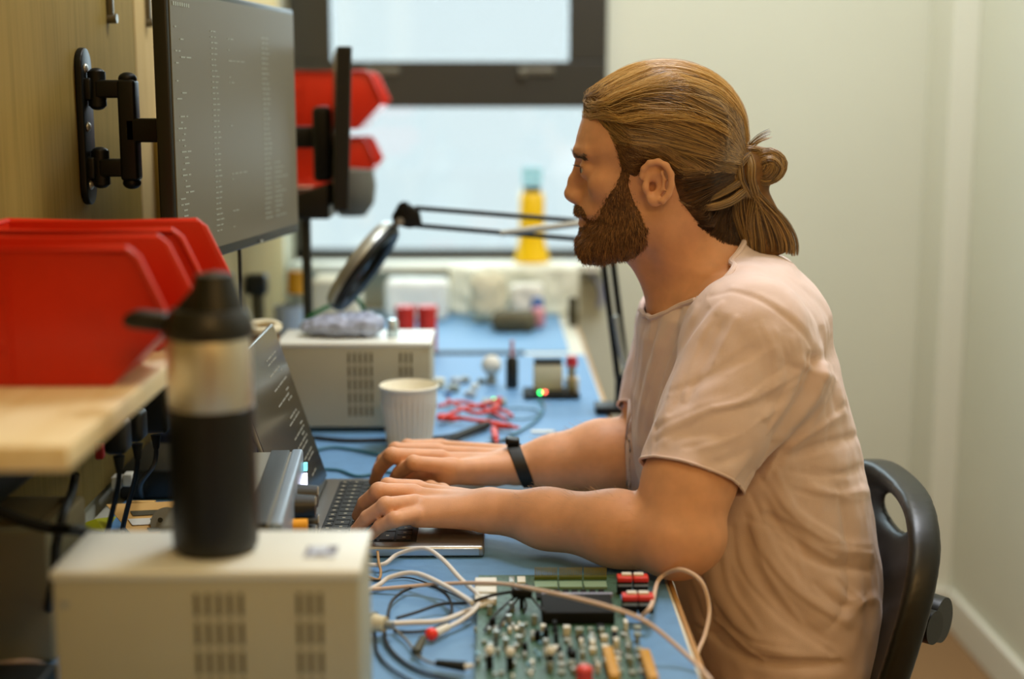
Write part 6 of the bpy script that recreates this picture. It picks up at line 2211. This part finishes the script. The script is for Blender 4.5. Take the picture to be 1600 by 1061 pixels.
# loop over the ball
for r_ in (0.0, 3.0, 6.0):
    bundle([(1170, 262, -0.014), (1178, 241 + r_, -0.016), (1200, 236 + r_, -0.014), (1220 - r_, 250, -0.012), (1216 - r_, 270, -0.012), (1196, 282 - r_, -0.014), (1178, 278 - r_, -0.016)], 55, 0.005, 0.005)
bundle([(1165, 240, 0.012), (1190, 240, 0.012), (1215, 256, 0.010), (1200, 279, 0.010), (1175, 280, 0.01)], 60, 0.008, 0.006)
bundle([(1185, 255, -0.0175), (1200, 250, -0.0195), (1212, 262, -0.0165), (1203, 276, -0.016)], 60, 0.006, 0.006)
bundle([(1150, 235, -0.012), (1170, 234, -0.016), (1190, 240, -0.014), (1196, 252, -0.015)], 60, 0.006, 0.004)
# swirl over the ball
Cb = np.array(list(turned(Hp(1198, 259, -0.002))))
axn = Vector((-0.55, -0.80, 0.10)).normalized(); a_x, b_x = frame_from(axn)
for _ in range(430):
    la = math.radians(rng.uniform(4, 100)); t0 = rng.uniform(0, 6.28); arc = rng.uniform(1.6, 3.4); lf = rng.uniform(1.0, 1.09)
    th = t0 + np.linspace(0, arc, 14); lt = la + np.linspace(0, rng.uniform(-0.25, 0.25), 14)
    u = np.cos(lt)[:, None] * np.array(axn)[None] + np.sin(lt)[:, None] * (np.cos(th)[:, None] * np.array(a_x) + np.sin(th)[:, None] * np.array(b_x))
    LS.append(Cb + u * np.array([0.0208, 0.0195, 0.0198]) * lf)
# wrap round the knot
bundle([(1146, 230, -0.022), (1150, 252, -0.033), (1154, 280, -0.034), (1168, 304, -0.024)], 90, 0.005, 0.006)
bundle([(1176, 236, -0.010), (1160, 246, -0.028), (1146, 268, -0.034), (1150, 298, -0.028)], 70, 0.004, 0.005)
bundle([(1138, 238, -0.028), (1140, 262, -0.037), (1148, 290, -0.034)], 40, 0.003, 0.004)
bundle([(1165, 235, -0.016), (1170, 256, -0.029), (1170, 280, -0.030), (1178, 305, -0.020)], 80, 0.005, 0.006)
# side lock from behind the ear
bundle([(1050, 300, -0.062), (1075, 313, -0.066), (1105, 317, -0.061), (1135, 310, -0.048), (1158, 296, -0.032)], 110, 0.0030, 0.0060, K=20)
bundle([(1066, 311, -0.064), (1100, 306, -0.062), (1130, 294, -0.049), (1155, 280, -0.033)], 60, 0.0025, 0.005, K=18)
# tail
for ex, ey_, n in ((1172, 392, 60), (1186, 396, 70), (1200, 390, 80), (1214, 392, 80), (1228, 394, 90), (1236, 397, 60)):
    mx = (1172 + ex) / 2 + (ex - 1190) * 0.25
    bundle([(1168, 278, -0.016), (1176, 300, -0.018), (mx + 2, 340, -0.017), (ex, 372, -0.012), (ex + 2, ey_, -0.008)], n, 0.0065, 0.0050, K=18)
bundle([(1158, 285, -0.018), (1158, 320, -0.016), (1164, 355, -0.012), (1170, 388, -0.010)], 90, 0.006, 0.0055, K=16)
bundle([(1150, 300, -0.016), (1148, 330, -0.014), (1158, 365, -0.010), (1166, 384, -0.008)], 60, 0.005, 0.005, K=16)
bundle([(1172, 285, 0.01), (1190, 330, 0.01), (1205, 365, 0.008), (1215, 392, 0.006)], 90, 0.009, 0.010, K=16)
# wisps
bundle([(1158, 248, -0.01), (1172, 226, -0.012), (1185, 215, -0.010), (1202, 208, -0.006)], 16, 0.003, 0.0060, K=14)
bundle([(1150, 240, -0.01), (1175, 222, -0.012), (1194, 212, -0.010)], 8, 0.002, 0.0040, K=12)
bundle([(1120, 240, -0.05), (1124, 255, -0.05), (1128, 275, -0.045)], 14, 0.002, 0.001, K=12)
v4 = []; q4 = []; o_ = 0
for L_ in LS:
    K_ = len(L_)
    pr = rng.uniform(0.00022, 0.00042) * np.concatenate([[0.6], np.ones(K_ - 3), [0.7, 0.25]])
    a_, b_ = strand_mesh(L_[None], pr[None])
    v4.append(a_); q4.append(b_ + o_); o_ += len(a_)
raw_mesh('bun_strands', np.concatenate(v4), np.concatenate(q4), hmat, bun, kind='stuff')
bm = NB()
c_ = turned(Hp(1163, 262)); 
rp = [turned(Hp(1163 + 16 * math.cos(t) * 0.35 + 2, 266 + 28 * math.sin(t), 0.021 * math.cos(t))) for t in [2 * PI * i / 16 for i in range(16)]]
tube(bm, rp, 0.0028, seg=8, n=3, closed=True)
obj('hair_tie', bm, 'dark', bun)

# flyaway hairs around the crown and nape
N = 70
a = rng.uniform(-2.6, 0.3, N)
starts = np.stack([V(turned(Hp(1039 + 116 * math.cos(t), 208 + 98 * math.sin(t), rng.uniform(-0.03, 0.02)))) for t in a])
l5 = walk(starts, 12, 0.010, KNOT, hair_f, rng.uniform(0.002, 0.007, N), wob=0.0016, arch=0.5)
v5, q5 = strand_mesh(l5, 0.00017)
raw_mesh('flyaway_hair', v5, q5, hair_mat('hair_fly', '#b08040', '#e2bc74', 0.3), hair_o, kind='stuff')

# ---- beard
BEARD = [xz(*p) for p in [(960, 236), (984, 244), (992, 268), (990, 285), (996, 305), (1008, 325), (1019, 348), (1018, 372), (1004, 396), (985, 408), (940, 416), (905, 410), (893, 390), (894, 372), (899, 361),
                          (903, 355), (912, 352), (914, 345), (908, 338), (892, 336), (892, 322), (902, 317.5), (914, 322), (921, 336), (928, 334), (936, 314), (946, 296), (958, 278), (964, 262)]]


def beard_f(P, c=None, r=None):
    Q = unturn(P)
    d = hd(Q)
    m = -poly_sdf(Q[..., 0], Q[..., 2], BEARD) + 0.0016 * np.sin(Q[..., 0] * 900 + Q[..., 2] * 300) * np.sin(Q[..., 2] * 1100 - Q[..., 0] * 500)
    z = Q[..., 2]
    full = np.interp(z, [xz(0, 400)[1], xz(0, 370)[1], xz(0, 330)[1], xz(0, 300)[1]], [0.0105, 0.0095, 0.0042, 0.0030])
    ins = np.interp(Q[..., 0], [xz(916, 0)[0], xz(932, 0)[0]], [0.0012, 0.006])
    t = np.clip((m - ins) * 0.6, -0.004, full)
    return (d - t).astype(F32)


bl_, bh_ = (Hp(880, 300).x, 1.58, Hp(1000, 425).z), (Hp(1035, 300).x, 1.81, Hp(1000, 240).z)
v6, q6 = mesh_field(beard_f, bl_, bh_, 0.0025)
n6 = vert_normals(v6, q6)
km = headf(v6.astype(F32)) > 0.0003
q6 = q6[km[q6].any(1)]
bump = vnoise(v6, (220, 220, 150)) * 0.0012
v6 = v6 + n6 * bump[:, None]
bmat = hair_mat('beard_strands', '#452a10', '#b48046', rough=0.5, spec=0.35)
beard_o = raw_mesh('beard', v6, q6, mat('beard_base', '#5a3b1c', 0.8, noise_amt=0.35, noise_scale=160), man, label='full brown beard')
idx = np.unique(q6)
idx = idx[v6[idx, 1] < HY + 0.035]
Qa = unturn(v6.astype(F32)); Ma = -poly_sdf(Qa[:, 0], Qa[:, 2], BEARD)
idx = np.where((Ma > 0.0003) & (v6[:, 1] < HY + 0.035))[0]
pick = idx[rng.integers(0, len(idx), 12000)]
S = v6[pick].astype(float); Nn = n6[pick]
S += Nn * np.clip(-headf(S.astype(F32)), 0, 0.006)[:, None]
K_ = 6
flow = np.tile(np.array([0.25, -0.02, -1.0]), (len(S), 1))
flow[:, 0] = np.interp(S[:, 0], [Hp(900, 0).x, Hp(1010, 0).x], [-0.15, 0.25])
flow -= Nn * (flow * Nn).sum(1, keepdims=True)
flow /= np.linalg.norm(flow, axis=1, keepdims=True) + 1e-9
Ln = np.interp(S[:, 2], [Hp(0, 400).z, Hp(0, 350).z, Hp(0, 290).z], [0.013, 0.011, 0.0065]) * rng.uniform(0.6, 1.25, len(S))
Qs = unturn(S.astype(F32)); Ms = -poly_sdf(Qs[:, 0], Qs[:, 2], BEARD)
Ln *= np.clip(0.30 + Ms / 0.016, 0.30, 1)
curl = rng.normal(0, 0.32, (len(S), 3))
pts = [S - Nn * 0.001]
for k in range(1, K_):
    t = k / (K_ - 1)
    dirv = flow * (0.75 + 0.25 * t) + Nn * (0.50 * (1 - t)) + curl * t * 0.8
    pts.append(pts[-1] + dirv * (Ln / (K_ - 1))[:, None])
Lb = np.stack(pts, 1)
v7, q7 = strand_mesh(Lb, (np.array([1, 1, 1, 0.9, 0.7, 0.3]) * 0.00024)[None, :].repeat(len(S), 0))
raw_mesh('beard_strands', v7, q7, bmat, beard_o, kind='stuff')

# ---- eyebrows and lashes
for s in (-1, 1):
    N = 110
    u = rng.uniform(0, 1, N)
    L_ = []
    for t in u:
        p = turned(Hp(899 + 19 * t, 239 + 2.5 * math.sin(t * 3) + rng.uniform(-2.4, 2.4), s * (0.010 + 0.034 * t)))
        P0 = np.array([list(p)], dtype=F32)
        for _ in range(3):
            P0 = P0 - grad(headf, P0) * headf(P0)[:, None]
        n_ = grad(headf, P0)[0]
        dirv = np.array([0.35 + 0.5 * t, s * 0.75, 0.25 - 0.5 * t]); dirv -= n_ * dirv.dot(n_)
        dirv /= np.linalg.norm(dirv)
        L_.append([P0[0] + dirv * 0.0085 * k / 4 + n_ * (0.0003 + 0.0024 * (k / 4) * (1 - k / 6)) for k in range(5)])
    a_, b_ = strand_mesh(np.array(L_), 0.00020)
    raw_mesh('eyebrow', a_, b_, hair_mat('brow_hair', '#2c1708', '#5c3715', 0.5), man, kind='stuff')
    L_ = []
    for t in np.linspace(0, 1, 26):
        aa = (t - 0.5) * 1.7
        c_ = Hp(924.5, 262.0, s * 0.031)
        st0 = c_ + Vector((-0.0140 * math.cos(aa), s * 0.0140 * math.sin(aa), 0.0022))
        L_.append([list(turned(st0 + Vector((-0.0075 * k / 4 * math.cos(aa), s * 0.0075 * k / 4 * math.sin(aa), 0.0010 * (k / 4) ** 2 * 2)))) for k in range(5)])
    a_, b_ = strand_mesh(np.array(L_), (np.array([1, 0.9, 0.8, 0.6, 0.3]) * 0.0002)[None, :].repeat(26, 0))
    raw_mesh('eyelashes', a_, b_, hair_mat('lash_hair', '#1c1008', '#2c1c10', 0.5), man, kind='stuff')
# fine hair along the forearms
L_ = []
for A_, B_, N in ((EN, WN_, 380), (EF, WF_, 260)):
    ax_ = (B_ - A_).normalized(); a0_, b0_ = frame_from(ax_)
    for _ in range(N):
        t = rng.uniform(0.10, 0.85); th = rng.uniform(0, 6.28)
        c_ = A_.lerp(B_, t); rd = a0_ * math.cos(th) + b0_ * math.sin(th)
        if rd.z < -0.2: continue
        P0 = np.array([list(c_ + rd * 0.035)], dtype=F32)
        for _k in range(2):
            P0 = P0 - grad(bodyf, P0) * bodyf(P0)[:, None]
        n_ = grad(bodyf, P0)[0]
        dv = np.array(list(ax_)) * 0.8 + rng.normal(0, 0.25, 3)
        L_.append([P0[0] + (n_ * 0.0028 * math.sin(k / 4 * 1.4) + dv * 0.008 * k / 4) for k in range(5)])
a_, b_ = strand_mesh(np.array(L_), 0.00009)
raw_mesh('arm_hair', a_, b_, hair_mat('arm_hair', '#a0703c', '#d0a066', 0.4), body_o, kind='stuff')
